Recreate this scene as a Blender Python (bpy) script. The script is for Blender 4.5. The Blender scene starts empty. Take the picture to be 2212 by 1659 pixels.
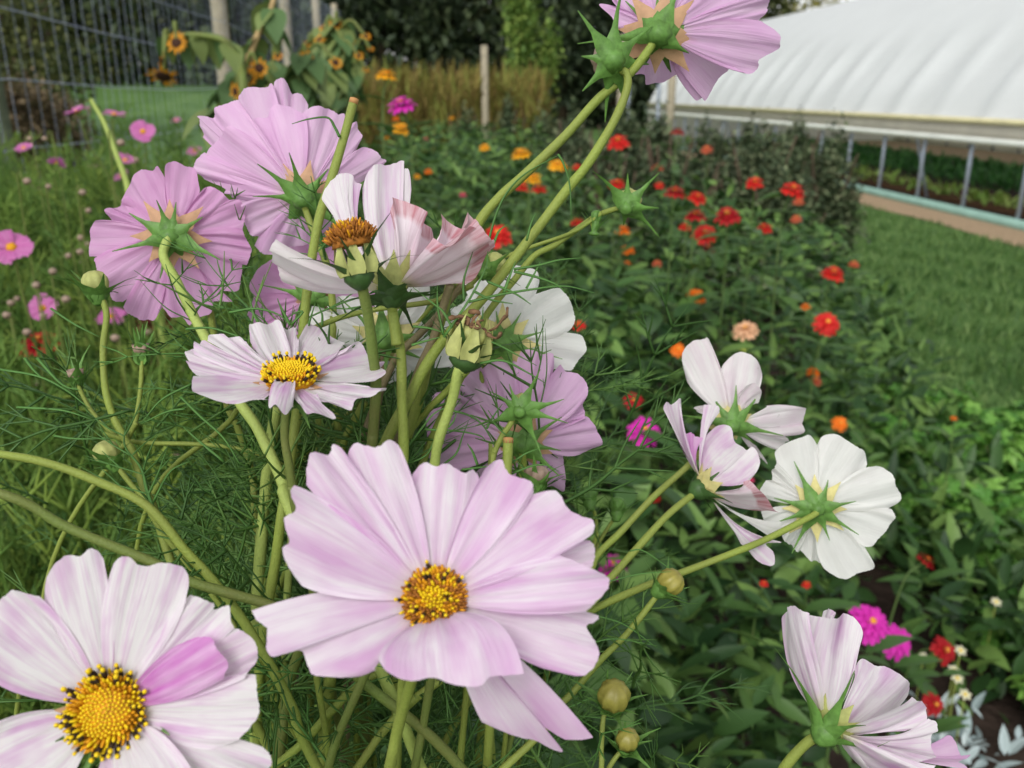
import bpy, math, random
import numpy as np
from mathutils import Vector, Matrix

# ------------------------------------------------------------------ camera
PITCH = math.radians(18.5)
CAM = Vector((0.0, 0.0, 1.6))
SW, SH, FP = 2212.0, 1659.0, 1877.3      # tracing frame and focal length in its units
AX_R = Vector((1, 0, 0))
AX_U = Vector((0, math.sin(PITCH), math.cos(PITCH)))
AX_F = Vector((0, math.cos(PITCH), -math.sin(PITCH)))
scene = bpy.context.scene
cam_data = bpy.data.cameras.new('camera')
cam = bpy.data.objects.new('camera', cam_data)
scene.collection.objects.link(cam)
scene.camera = cam
cam.location = CAM
cam.rotation_euler = (math.pi / 2 - PITCH, 0, 0)
cam_data.sensor_width = 36.0
cam_data.lens = 36.0 * FP / SW
cam_data.clip_start = 0.02
cam_data.clip_end = 1000
cam_data.dof.use_dof = True
cam_data.dof.focus_distance = 0.335
cam_data.dof.aperture_fstop = 15.0

# ------------------------------------------------------------------ sky, sun, exposure
SUN_EL, SUN_AZ = math.radians(42), math.radians(200)
world = bpy.data.worlds.new('World')
scene.world = world
world.use_nodes = True
wn = world.node_tree
wn.nodes.clear()
sky = wn.nodes.new('ShaderNodeTexSky')
sky.sky_type = 'NISHITA'
sky.sun_disc = False
sky.sun_elevation = SUN_EL
sky.sun_rotation = SUN_AZ
sky.dust_density = 1.5
sky.air_density = 1.0
hsv = wn.nodes.new('ShaderNodeHueSaturation')      # overcast: grey-white cloud instead of blue
hsv.inputs['Saturation'].default_value = 0.12
bg = wn.nodes.new('ShaderNodeBackground')
bg.inputs['Strength'].default_value = 0.15
wo = wn.nodes.new('ShaderNodeOutputWorld')
wn.links.new(sky.outputs[0], hsv.inputs['Color'])
wn.links.new(hsv.outputs[0], bg.inputs['Color'])
wn.links.new(bg.outputs[0], wo.inputs['Surface'])
sd = bpy.data.lights.new('sun', 'SUN')
sd.energy = 1.3
sd.angle = math.radians(25)
sd.color = (1.0, 0.97, 0.92)
sun = bpy.data.objects.new('sun', sd)
scene.collection.objects.link(sun)
sun.rotation_euler = (math.pi / 2 - SUN_EL, 0, math.pi - SUN_AZ)
sun.location = (0, -5, 20)
scene.view_settings.view_transform = 'Standard'
scene.view_settings.look = 'None'
scene.view_settings.gamma = 1.0
scene.view_settings.exposure = 0.46
scene.render.resolution_x = 1024
scene.render.resolution_y = 768

RNG = random.Random(7)
NR = np.random.default_rng(7)
COL = scene.collection

# ------------------------------------------------------------------ helpers
def P(x, y, d):
    return CAM + d * (((x - SW / 2) / FP) * AX_R + ((SH / 2 - y) / FP) * AX_U + AX_F)

def axis(r, u, t):
    """direction from right / up / towards-camera components"""
    return (r * AX_R + u * AX_U - t * AX_F).normalized()

def tag(o, label=None, cat=None, group=None, kind=None):
    if label: o['label'] = label
    if cat: o['category'] = cat
    if group: o['group'] = group
    if kind: o['kind'] = kind
    return o

def empty(name, loc, label=None, cat=None, group=None):
    o = bpy.data.objects.new(name, None)
    o.location = loc
    o.empty_display_size = 0.01
    COL.objects.link(o)
    return tag(o, label, cat, group)

def make_mesh(name, V, F, mats, smooth=True, uv=None, mi=None, rnd=None):
    me = bpy.data.meshes.new(name)
    if isinstance(V, np.ndarray):
        V = V.tolist()
    if isinstance(F, np.ndarray):
        F = F.tolist()
    me.from_pydata(V, [], F)
    if not isinstance(mats, (list, tuple)):
        mats = [mats]
    for m in mats:
        me.materials.append(m)
    n = len(me.polygons)
    if smooth:
        me.polygons.foreach_set('use_smooth', [True] * n)
    if mi is not None:
        me.polygons.foreach_set('material_index', list(mi))
    if uv is not None:
        l = me.uv_layers.new(name='UVMap')
        vi = np.empty(len(me.loops), dtype=np.int32)
        me.loops.foreach_get('vertex_index', vi)
        l.data.foreach_set('uv', np.asarray(uv, dtype=np.float32)[vi].ravel())
    if rnd is not None:
        a = me.attributes.new('rnd', 'FLOAT', 'POINT')
        a.data.foreach_set('value', np.asarray(rnd, dtype=np.float32))
    me.update()
    return me

def obj(name, V, F, mats, parent=None, **kw):
    """one mesh object; V in world coordinates, made local to the parent"""
    me_kw = {k: kw.pop(k) for k in ('smooth', 'uv', 'mi', 'rnd') if k in kw}
    if parent is not None:
        off = np.array(parent_origin(parent))
        V = np.asarray([tuple(v) for v in V], dtype=float) - off
    else:
        V = np.asarray([tuple(v) for v in V], dtype=float)
    o = bpy.data.objects.new(name, make_mesh(name, V, F, mats, **me_kw))
    COL.objects.link(o)
    if parent is not None:
        o.parent = parent
    return o

def parent_origin(p):
    v = Vector(p.location)
    while p.parent is not None:
        p = p.parent
        v = v + Vector(p.location)
    return v

def link_shared(name, me, parent, M):
    o = bpy.data.objects.new(name, me)
    COL.objects.link(o)
    o.parent = parent
    o.matrix_local = M
    return o

def catmull(pts, n):
    pts = [Vector(p) for p in pts]
    if len(pts) == 2:
        return [pts[0].lerp(pts[1], i / (n - 1)) for i in range(n)]
    ext = [2 * pts[0] - pts[1]] + pts + [2 * pts[-1] - pts[-2]]
    out = []
    m = len(pts) - 1
    for i in range(n):
        s = i / (n - 1) * m
        k = min(int(s), m - 1)
        t = s - k
        p0, p1, p2, p3 = ext[k:k + 4]
        out.append(0.5 * ((2 * p1) + (p2 - p0) * t + (2 * p0 - 5 * p1 + 4 * p2 - p3) * t * t
                          + (3 * p1 - p0 - 3 * p2 + p3) * t ** 3))
    return out

def tube(pts, radii, sides=8, cap=True, flat=1.0, rough=0.0, rng=None):
    pts = [Vector(p) for p in pts]
    n = len(pts)
    V, F = [], []
    t0 = (pts[1] - pts[0]).normalized()
    ref = Vector((0, 0, 1)) if abs(t0.z) < 0.9 else Vector((1, 0, 0))
    nrm = t0.cross(ref).normalized()
    for i in range(n):
        t = (pts[min(i + 1, n - 1)] - pts[max(i - 1, 0)]).normalized()
        nrm = (nrm - t * nrm.dot(t)).normalized()
        b = t.cross(nrm)
        r = radii if isinstance(radii, float) else radii[i]
        for k in range(sides):
            a = 2 * math.pi * k / sides
            rr = r * (1 + (rng.uniform(-rough, rough) if rng else 0))
            V.append(pts[i] + nrm * (math.cos(a) * rr) + b * (math.sin(a) * rr * flat))
    for i in range(n - 1):
        for k in range(sides):
            F.append((i * sides + k, i * sides + (k + 1) % sides, (i + 1) * sides + (k + 1) % sides, (i + 1) * sides + k))
    if cap:
        F.append(tuple(range(sides - 1, -1, -1)))
        F.append(tuple(range((n - 1) * sides, n * sides)))
    return V, F

def join(parts):
    V, F = [], []
    for v, f in parts:
        o = len(V)
        V.extend(v)
        F.extend([tuple(i + o for i in q) for q in f])
    return V, F

def frame(A):
    A = Vector(A).normalized()
    ref = Vector((0, 0, 1)) if abs(A.z) < 0.95 else Vector((0, 1, 0))
    X = A.cross(ref).normalized()
    return X, A.cross(X).normalized(), A

def lathe(C, A, prof, sides=16, lobes=0, lobe=0.0):
    """prof: (height along A, radius)"""
    X, Y, A = frame(A)
    V, F = [], []
    for h, r in prof:
        for k in range(sides):
            a = 2 * math.pi * k / sides
            rr = r * (1 + lobe * math.cos(lobes * a))
            V.append(C + A * h + X * (math.cos(a) * rr) + Y * (math.sin(a) * rr))
    n = len(prof)
    for i in range(n - 1):
        for k in range(sides):
            F.append((i * sides + k, i * sides + (k + 1) % sides, (i + 1) * sides + (k + 1) % sides, (i + 1) * sides + k))
    F.append(tuple(range(sides - 1, -1, -1)))
    F.append(tuple(range((n - 1) * sides, n * sides)))
    return V, F

def box(x0, x1, y0, y1, z0, z1):
    V = [(x0, y0, z0), (x1, y0, z0), (x1, y1, z0), (x0, y1, z0), (x0, y0, z1), (x1, y0, z1), (x1, y1, z1), (x0, y1, z1)]
    F = [(0, 3, 2, 1), (4, 5, 6, 7), (0, 1, 5, 4), (1, 2, 6, 5), (2, 3, 7, 6), (3, 0, 4, 7)]
    return [Vector(v) for v in V], F

def beam(p, q, w, h):
    """rectangular bar from p to q"""
    p, q = Vector(p), Vector(q)
    t = (q - p).normalized()
    ref = Vector((0, 0, 1)) if abs(t.z) < 0.9 else Vector((0, 1, 0))
    s = t.cross(ref).normalized()
    u = s.cross(t)
    V = []
    for c in (p, q):
        for a, b in ((-1, -1), (1, -1), (1, 1), (-1, 1)):
            V.append(c + s * (a * w / 2) + u * (b * h / 2))
    return V, [(0, 1, 2, 3), (7, 6, 5, 4), (0, 4, 5, 1), (1, 5, 6, 2), (2, 6, 7, 3), (3, 7, 4, 0)]

# ------------------------------------------------------------------ materials
def srgb(r, g, b):
    f = lambda c: (c / 12.92 if c <= 0.04045 else ((c + 0.055) / 1.055) ** 2.4)
    return (f(r / 255), f(g / 255), f(b / 255), 1)

class NT:
    def __init__(self, name):
        self.m = bpy.data.materials.new(name)
        self.m.use_nodes = True
        self.t = self.m.node_tree
        self.t.nodes.clear()
        self.out = self.t.nodes.new('ShaderNodeOutputMaterial')
    def n(self, typ, **props):
        nd = self.t.nodes.new(typ)
        for k, v in props.items():
            setattr(nd, k, v)
        return nd
    def l(self, a, b):
        self.t.links.new(a, b)
    def math(self, op, a, b=None, c=None):
        nd = self.n('ShaderNodeMath', operation=op)
        for i, x in enumerate((a, b, c)):
            if x is None: continue
            if isinstance(x, (int, float)): nd.inputs[i].default_value = x
            else: self.l(x, nd.inputs[i])
        return nd.outputs[0]
    def mix(self, fac, a, b, blend='MIX'):
        nd = self.n('ShaderNodeMix', data_type='RGBA', blend_type=blend)
        for s, x in ((nd.inputs[0], fac), (nd.inputs[6], a), (nd.inputs[7], b)):
            if isinstance(x, (int, float)): s.default_value = x
            elif isinstance(x, tuple): s.default_value = x
            else: self.l(x, s)
        return nd.outputs[2]
    def ramp(self, fac, stops):
        nd = self.n('ShaderNodeValToRGB')
        el = nd.color_ramp.elements
        while len(el) < len(stops): el.new(0.5)
        for e, (p, c) in zip(el, stops):
            e.position = p
            e.color = c if isinstance(c, tuple) else (c, c, c, 1)
        self.l(fac, nd.inputs[0])
        return nd.outputs[0]
    def noise(self, vec=None, scale=5, detail=3, rough=0.5):
        nd = self.n('ShaderNodeTexNoise')
        nd.inputs['Scale'].default_value = scale
        nd.inputs['Detail'].default_value = detail
        nd.inputs['Roughness'].default_value = rough
        if vec is not None: self.l(vec, nd.inputs['Vector'])
        return nd.outputs[0]
    def objcoord(self):
        return self.n('ShaderNodeTexCoord').outputs['Object']
    def attr(self, name):
        return self.n('ShaderNodeAttribute', attribute_name=name).outputs['Fac']
    def comb(self, x, y, z=0.0):
        nd = self.n('ShaderNodeCombineXYZ')
        for i, v in enumerate((x, y, z)):
            if isinstance(v, (int, float)): nd.inputs[i].default_value = v
            else: self.l(v, nd.inputs[i])
        return nd.outputs[0]
    def bump(self, h, strength=0.3, dist=0.001):
        nd = self.n('ShaderNodeBump')
        nd.inputs['Strength'].default_value = strength
        nd.inputs['Distance'].default_value = dist
        self.l(h, nd.inputs['Height'])
        return nd.outputs[0]
    def finish(self, col, rough=0.6, trans=0.0, bump=None, spec=0.3, metal=0.0):
        p = self.n('ShaderNodeBsdfPrincipled')
        p.inputs['Roughness'].default_value = rough
        p.inputs['Specular IOR Level'].default_value = spec
        p.inputs['Metallic'].default_value = metal
        if isinstance(col, tuple): p.inputs['Base Color'].default_value = col
        else: self.l(col, p.inputs['Base Color'])
        if bump is not None: self.l(bump, p.inputs['Normal'])
        s = p.outputs[0]
        if trans > 0:
            t = self.n('ShaderNodeBsdfTranslucent')
            if isinstance(col, tuple): t.inputs['Color'].default_value = col
            else: self.l(col, t.inputs['Color'])
            mx = self.n('ShaderNodeMixShader')
            mx.inputs[0].default_value = trans
            self.l(s, mx.inputs[1]); self.l(t.outputs[0], mx.inputs[2])
            s = mx.outputs[0]
        self.l(s, self.out.inputs['Surface'])
        return self.m

def petal_mat(name, pale, deep, lo, hi, centre, vein=0.25, blotch=None, edge=None, trans=0.42):
    t = NT(name)
    uvn = t.n('ShaderNodeUVMap')
    sep = t.n('ShaderNodeSeparateXYZ')
    t.l(uvn.outputs[0], sep.inputs[0])
    v, u = sep.outputs[0], sep.outputs[1]
    rnd = t.n('ShaderNodeObjectInfo').outputs['Random']
    r1 = t.math('MULTIPLY', rnd, 41.0)
    s1 = t.noise(t.comb(t.math('MULTIPLY_ADD', v, 6.0, r1), t.math('MULTIPLY_ADD', u, 0.9, r1), r1), 1.0, 3, 0.55)
    s2 = t.noise(t.comb(t.math('MULTIPLY_ADD', v, 38.0, r1), t.math('MULTIPLY_ADD', u, 1.6, r1), r1), 1.0, 4, 0.6)
    s3 = t.noise(t.comb(t.math('MULTIPLY_ADD', v, 2.2, r1), t.math('MULTIPLY_ADD', u, 2.2, r1), 3.0), 1.0, 2, 0.5)
    f = t.math('ADD', t.math('MULTIPLY', s1, 0.6), t.math('MULTIPLY', s3, 0.4))
    f = t.ramp(f, [(lo, 0.0), (hi, 1.0)])
    col = t.mix(f, pale, deep)
    veinf = t.math('MULTIPLY', t.ramp(s2, [(0.48, 0.0), (0.72, 1.0)]), vein)
    col = t.mix(veinf, col, deep)
    if blotch is not None:
        bf = t.ramp(t.noise(t.comb(t.math('MULTIPLY_ADD', v, 5.0, r1), t.math('MULTIPLY_ADD', u, 5.0, r1), 9.0), 1.0, 3, 0.6), [(0.70, 0.0), (0.76, 0.8)])
        col = t.mix(bf, col, blotch)
    if edge is not None:      # browned, withered rim
        ef = t.math('MULTIPLY', t.ramp(t.math('ADD', u, t.math('MULTIPLY', s3, 0.35)), [(0.93, 0.0), (1.12, 1.0)]), t.ramp(s2, [(0.35, 0.35), (0.65, 1.0)]))
        col = t.mix(ef, col, edge)
    col = t.mix(t.ramp(u, [(0.02, 1.0), (0.24, 0.0)]), col, centre)
    b = t.bump(s2, 0.6, 0.0007)
    return t.finish(col, 0.55, trans, b, 0.25)

def plain(name, c, rough=0.6, trans=0.0, var=0.25, scale=60, spec=0.3, bump=0.2, bd=0.001, metal=0.0):
    t = NT(name)
    n = t.noise(t.objcoord(), scale, 4, 0.6)
    dark = tuple(x * (1 - var) for x in c[:3]) + (1,)
    lite = tuple(min(1, x * (1 + var)) for x in c[:3]) + (1,)
    col = t.ramp(n, [(0.3, dark), (0.7, lite)])
    return t.finish(col, rough, trans, t.bump(n, bump, bd), spec, metal)

def stem_mat(name, c, c2):
    t = NT(name)
    co = t.objcoord()
    n = t.noise(co, 900, 3, 0.7)
    n2 = t.noise(co, 26, 3, 0.6)
    dark = tuple(x * .72 for x in c[:3]) + (1,)
    col = t.mix(t.ramp(n2, [(.35, 0.0), (.75, .75)]), c, c2)
    col = t.mix(t.ramp(n, [(.35, .55), (.6, 0.0)]), col, dark)
    return t.finish(col, .55, 0, t.bump(n, .7, .0006), .3)

def leaf_mat(name, dark, mid, lite, rough=0.5, trans=0.25, spec=0.35):
    """colour differs from leaf to leaf by the mesh attribute rnd"""
    t = NT(name)
    r = t.attr('rnd')
    n = t.noise(t.objcoord(), 25, 2)
    f = t.math('ADD', t.math('MULTIPLY', r, 0.85), t.math('MULTIPLY', n, 0.15))
    col = t.ramp(f, [(0.05, dark), (0.5, mid), (0.95, lite)])
    return t.finish(col, rough, trans, None, spec)

MAT = {}
MAT['petal_front'] = petal_mat('petal_front', srgb(243, 232, 242), srgb(222, 178, 219), 0.38, 0.64, srgb(238, 228, 222), 0.36)
MAT['petal_streak'] = petal_mat('petal_streak', srgb(240, 234, 238), srgb(214, 164, 211), 0.48, 0.68, srgb(240, 236, 205), 0.42)
MAT['petal_magenta'] = petal_mat('petal_magenta', srgb(236, 205, 232), srgb(205, 110, 196), 0.34, 0.66, srgb(240, 232, 220), 0.3)
MAT['petal_pink'] = petal_mat('petal_pink', srgb(234, 202, 230), srgb(218, 170, 214), 0.32, 0.66, srgb(238, 218, 228), 0.4)
MAT['petal_rose'] = petal_mat('petal_rose', srgb(230, 186, 222), srgb(216, 158, 206), 0.32, 0.66, srgb(232, 200, 218), 0.4)
MAT['petal_pinkspot'] = petal_mat('petal_pinkspot', srgb(238, 208, 233), srgb(224, 180, 219), 0.32, 0.66, srgb(236, 214, 222), 0.4, blotch=srgb(196, 140, 150))
MAT['petal_white'] = petal_mat('petal_white', srgb(243, 243, 240), srgb(228, 226, 224), 0.40, 0.75, srgb(236, 232, 200), 0.28)
MAT['petal_blush'] = petal_mat('petal_blush', srgb(242, 238, 238), srgb(226, 204, 218), 0.42, 0.72, srgb(236, 228, 190), 0.25, blotch=srgb(90, 84, 60))
MAT['petal_wilt'] = petal_mat('petal_wilt', srgb(245, 234, 240), srgb(232, 200, 217), 0.40, 0.72, srgb(236, 226, 190), 0.4, edge=srgb(196, 130, 140))
MAT['petal_small'] = petal_mat('petal_small', srgb(228, 150, 205), srgb(206, 104, 178), 0.3, 0.7, srgb(205, 80, 150), 0.4)
MAT['stem'] = stem_mat('stem', srgb(138, 154, 68), srgb(120, 122, 66))
MAT['stem_dark'] = stem_mat('stem_dark', srgb(106, 124, 58), srgb(112, 104, 62))
MAT['stem_brown'] = stem_mat('stem_brown', srgb(126, 116, 84), srgb(108, 88, 70))
MAT['stem_pale'] = stem_mat('stem_pale', srgb(164, 180, 96), srgb(140, 158, 76))
MAT['zstem'] = stem_mat('zinnia_stem', srgb(84, 112, 58), srgb(96, 104, 60))
MAT['cut'] = plain('cut_end', srgb(170, 125, 80), 0.8)
MAT['bract'] = plain('bract', srgb(96, 136, 64), 0.5, 0.15, 0.3, 300, 0.35)
MAT['bract_dark'] = plain('bract_dark', srgb(62, 92, 46), 0.5, 0.12, 0.3, 300, 0.35)
MAT['inner_tan'] = plain('inner_tan', srgb(200, 160, 125), 0.6, 0.25, 0.12, 300)
MAT['inner_yellow'] = plain('inner_yellow', srgb(214, 204, 140), 0.6, 0.25, 0.12, 300)
MAT['inner_green'] = plain('inner_green', srgb(178, 182, 112), 0.55, 0.2, 0.18, 300)
MAT['bud'] = plain('bud_skin', srgb(150, 142, 66), 0.4, 0.05, 0.2, 200, 0.5)
MAT['bud_mauve'] = plain('bud_mauve', srgb(150, 128, 112), 0.45, 0.05, 0.2, 200, 0.4)
MAT['floret'] = plain('floret', srgb(240, 204, 30), 0.55, 0.1, 0.2, 500)
MAT['floret_orange'] = plain('floret_orange', srgb(214, 150, 24), 0.6, 0.05, 0.25, 500)
MAT['floret_brown'] = plain('floret_brown', srgb(158, 100, 38), 0.75, 0.0, 0.35, 500)
MAT['anther'] = plain('anther', srgb(46, 32, 18), 0.7, 0.0, 0.3, 500)
MAT['dried'] = plain('dried', srgb(112, 84, 60), 0.85, 0.0, 0.35, 400)
MAT['thread'] = plain('thread_leaf', srgb(78, 120, 56), 0.5, 0.12, 0.25, 40, 0.3)
MAT['thread_far'] = leaf_mat('thread_far', srgb(62, 98, 40), srgb(104, 138, 58), srgb(160, 182, 82), 0.6, 0.3)
MAT['zleaf'] = leaf_mat('zinnia_leaf', srgb(34, 62, 32), srgb(64, 98, 46), srgb(116, 148, 74), 0.5, 0.22)
MAT['bright_leaf'] = leaf_mat('bright_leaf', srgb(66, 116, 46), srgb(98, 152, 62), srgb(136, 182, 84), 0.5, 0.25)
MAT['shrub_leaf'] = leaf_mat('shrub_leaf', srgb(46, 58, 40), srgb(74, 92, 60), srgb(120, 128, 94), 0.7, 0.1)
MAT['tree_leaf'] = leaf_mat('tree_leaf', srgb(52, 62, 38), srgb(84, 92, 52), srgb(118, 122, 68), 0.7, 0.2)
MAT['tree_dark'] = leaf_mat('tree_dark', srgb(34, 46, 32), srgb(56, 70, 48), srgb(80, 92, 60), 0.7, 0.15)
MAT['tree_gold'] = leaf_mat('tree_gold', srgb(96, 96, 46), srgb(140, 136, 62), srgb(176, 168, 92), 0.7, 0.3)
MAT['tree_young'] = leaf_mat('tree_young', srgb(72, 104, 44), srgb(112, 142, 64), srgb(150, 168, 82), 0.6, 0.25)
MAT['brown_leaf'] = leaf_mat('brown_leaf', srgb(62, 62, 36), srgb(100, 84, 62), srgb(128, 112, 84), 0.8, 0.1)
MAT['dry_leaf'] = leaf_mat('dry_leaf', srgb(96, 72, 42), srgb(132, 118, 58), srgb(124, 138, 62), 0.8, 0.15)
MAT['sun_leaf'] = leaf_mat('sunflower_leaf', srgb(64, 92, 58), srgb(96, 126, 74), srgb(150, 152, 84), 0.6, 0.25)
MAT['grass'] = leaf_mat('grass_blade', srgb(46, 76, 34), srgb(76, 112, 52), srgb(128, 154, 90), 0.6, 0.25)
MAT['crop'] = leaf_mat('crop_leaf', srgb(36, 80, 32), srgb(52, 104, 42), srgb(80, 130, 58), 0.6, 0.2)
MAT['lettuce'] = leaf_mat('lettuce_leaf', srgb(110, 146, 60), srgb(146, 176, 84), srgb(176, 196, 110), 0.6, 0.25)
MAT['silver'] = leaf_mat('silver_leaf', srgb(140, 160, 160), srgb(170, 186, 186), srgb(196, 208, 208), 0.6, 0.15)
MAT['bark'] = plain('bark', srgb(82, 70, 58), 0.9, 0, 0.35, 6, 0.1, 0.6, 0.03)
MAT['wood'] = plain('weathered_wood', srgb(150, 142, 122), 0.85, 0, 0.2, 14, 0.15, 0.5, 0.01)
MAT['wood_dark'] = plain('old_post_wood', srgb(96, 104, 84), 0.9, 0, 0.3, 14, 0.15, 0.5, 0.01)
MAT['wire'] = plain('galvanised_wire', srgb(150, 160, 178), 0.5, 0, 0.1, 30, 0.4, 0.1, 0.001, 0.0)
MAT['steel'] = plain('galvanised_steel', srgb(150, 160, 172), 0.45, 0, 0.12, 12, 0.4, 0.1, 0.002, 0.4)
MAT['hip'] = plain('hip_board', srgb(222, 226, 218), 0.6, 0, 0.08, 3)
MAT['baseboard'] = plain('baseboard', srgb(140, 176, 164), 0.7, 0, 0.12, 6)
MAT['yellowrim'] = plain('yellowed_rim', srgb(214, 206, 164), 0.6, 0, 0.1, 4)
MAT['film'] = plain('white_film', srgb(246, 250, 250), 0.45, 0.36, 0.02, 1.5, 0.4, 0.1, 0.02)
MAT['curtain'] = plain('grey_film', srgb(226, 222, 210), 0.5, 0.55, 0.06, 3, 0.4, 0.1, 0.02)
MAT['soil'] = plain('soil', srgb(58, 48, 42), 0.95, 0, 0.4, 9, 0.1, 0.8, 0.04)
MAT['bedsoil'] = plain('bed_soil', srgb(84, 62, 44), 0.95, 0, 0.3, 9, 0.1, 0.8, 0.04)
MAT['gravel'] = plain('gravel', srgb(160, 138, 112), 0.95, 0, 0.2, 30, 0.1, 0.8, 0.02)
MAT['hose'] = plain('black_pipe', srgb(34, 36, 40), 0.5, 0, 0.2, 20)
MAT['straw'] = plain('straw', srgb(176, 150, 100), 0.8, 0.1, 0.2, 30)
MAT['sunstem'] = plain('dry_stalk', srgb(176, 150, 106), 0.8, 0, 0.2, 20)
MAT['sunray'] = plain('sunflower_ray', srgb(222, 150, 30), 0.6, 0.25, 0.2, 80)
MAT['sundisc'] = plain('sunflower_disc', srgb(60, 38, 26), 0.9, 0, 0.4, 200)
MAT['zdisc'] = plain('zinnia_disc', srgb(206, 140, 50), 0.8, 0, 0.4, 300)
for nm, c in dict(red=(205, 36, 30), crimson=(166, 22, 30), maroon=(92, 22, 28), orange=(240, 122, 24), yellow=(238, 172, 32),
                  magenta=(206, 46, 168), peach=(224, 178, 140), rust=(198, 96, 66), lime=(190, 204, 96), hotpink=(214, 60, 110)).items():
    MAT['z_' + nm] = plain('zinnia_' + nm, srgb(*c), 0.6, 0.22, 0.18, 70)

def lawn_mat():
    t = NT('lawn')
    co = t.objcoord()
    n1 = t.noise(co, 0.7, 4, 0.6)
    n2 = t.noise(co, 28, 4, 0.7)
    n3 = t.noise(co, 5, 4, 0.65)
    f = t.math('ADD', t.math('MULTIPLY', n1, 0.4), t.math('ADD', t.math('MULTIPLY', n2, 0.3), t.math('MULTIPLY', n3, 0.3)))
    col = t.ramp(f, [(0.36, srgb(52, 76, 38)), (0.5, srgb(82, 114, 58)), (0.64, srgb(116, 142, 84))])
    return t.finish(col, 0.8, 0, t.bump(n2, 0.6, 0.03), 0.15)
MAT['lawn'] = lawn_mat()

# ------------------------------------------------------------------ ground
def sstep(x):
    x = max(0.0, min(1.0, x))
    return x * x * (3 - 2 * x)

def ground_z(x, y):
    return 2.0 * sstep((y - 14) / 32) * sstep((3 - x) / 8) + 3.0 * sstep((y - 60) / 60)

def grid_sheet(xs, ys, zf):
    V = [Vector((x, y, zf(x, y))) for y in ys for x in xs]
    nx = len(xs)
    F = [(j * nx + i, j * nx + i + 1, (j + 1) * nx + i + 1, (j + 1) * nx + i) for j in range(len(ys) - 1) for i in range(nx - 1)]
    return V, F

gx = [-300, -150, -80, -50] + [-40 + 2 * i for i in range(36)] + [35, 50, 80, 150, 300]
gy = [-100, -40, -10] + [-4 + 2 * i for i in range(44)] + [90, 100, 120, 160, 300, 600]
tag(obj('lawn', *grid_sheet(gx, gy, ground_z), MAT['lawn']), kind='structure')
bed_poly = [(-4.2, -1.0), (1.5, -1.0), (1.9, 2.2), (2.1, 4.0), (2.9, 7.0), (3.7, 10.4), (3.9, 14.0), (-2.2, 14.0), (-2.4, 6.0), (-2.2, 4.5), (-2.6, 3.2)]
tag(obj('garden_bed', [Vector((x, y, 0.006)) for x, y in bed_poly], [tuple(range(len(bed_poly)))], MAT['soil'], smooth=False), kind='structure')

# tunnel side line: base from (6.24,10.64) heading (-0.0784,0.9969)
TDIR = Vector((-0.0784, 0.9969, 0))
TOUT = Vector((0.9969, 0.0784, 0))
T0 = Vector((6.24, 10.64, 0))
def T(s, o, z):
    return T0 + TDIR * s + TOUT * o + Vector((0, 0, z))
gp = [T(s, -0.75 + 0.06 * math.sin(s * 1.7), 0.004 + 0.008) for s in np.linspace(-9, 20, 40)] + [T(s, -0.02, 0.012) for s in np.linspace(20, -9, 40)]
tag(obj('gravel_path', gp, [tuple(range(len(gp)))], MAT['gravel'], smooth=False), kind='structure')

# ------------------------------------------------------------------ flower parts
def ray_dir(x, y):
    return (((x - SW / 2) / FP) * AX_R + ((SH / 2 - y) / FP) * AX_U + AX_F)

def solve_depth(C, A, x, y, d, alpha, R):
    best, bt = 1e9, d
    rd = ray_dir(x, y)
    for i in range(161):
        t = d + (i - 80) * 0.001
        L = CAM + rd * t - C
        ln = max(L.length, 1e-6)
        el = math.asin(max(-1, min(1, L.dot(A) / ln)))
        c = ((el - alpha) / 0.35) ** 2 + ((ln - R) / (0.25 * R)) ** 2
        if c < best:
            best, bt = c, t
    return bt

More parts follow.
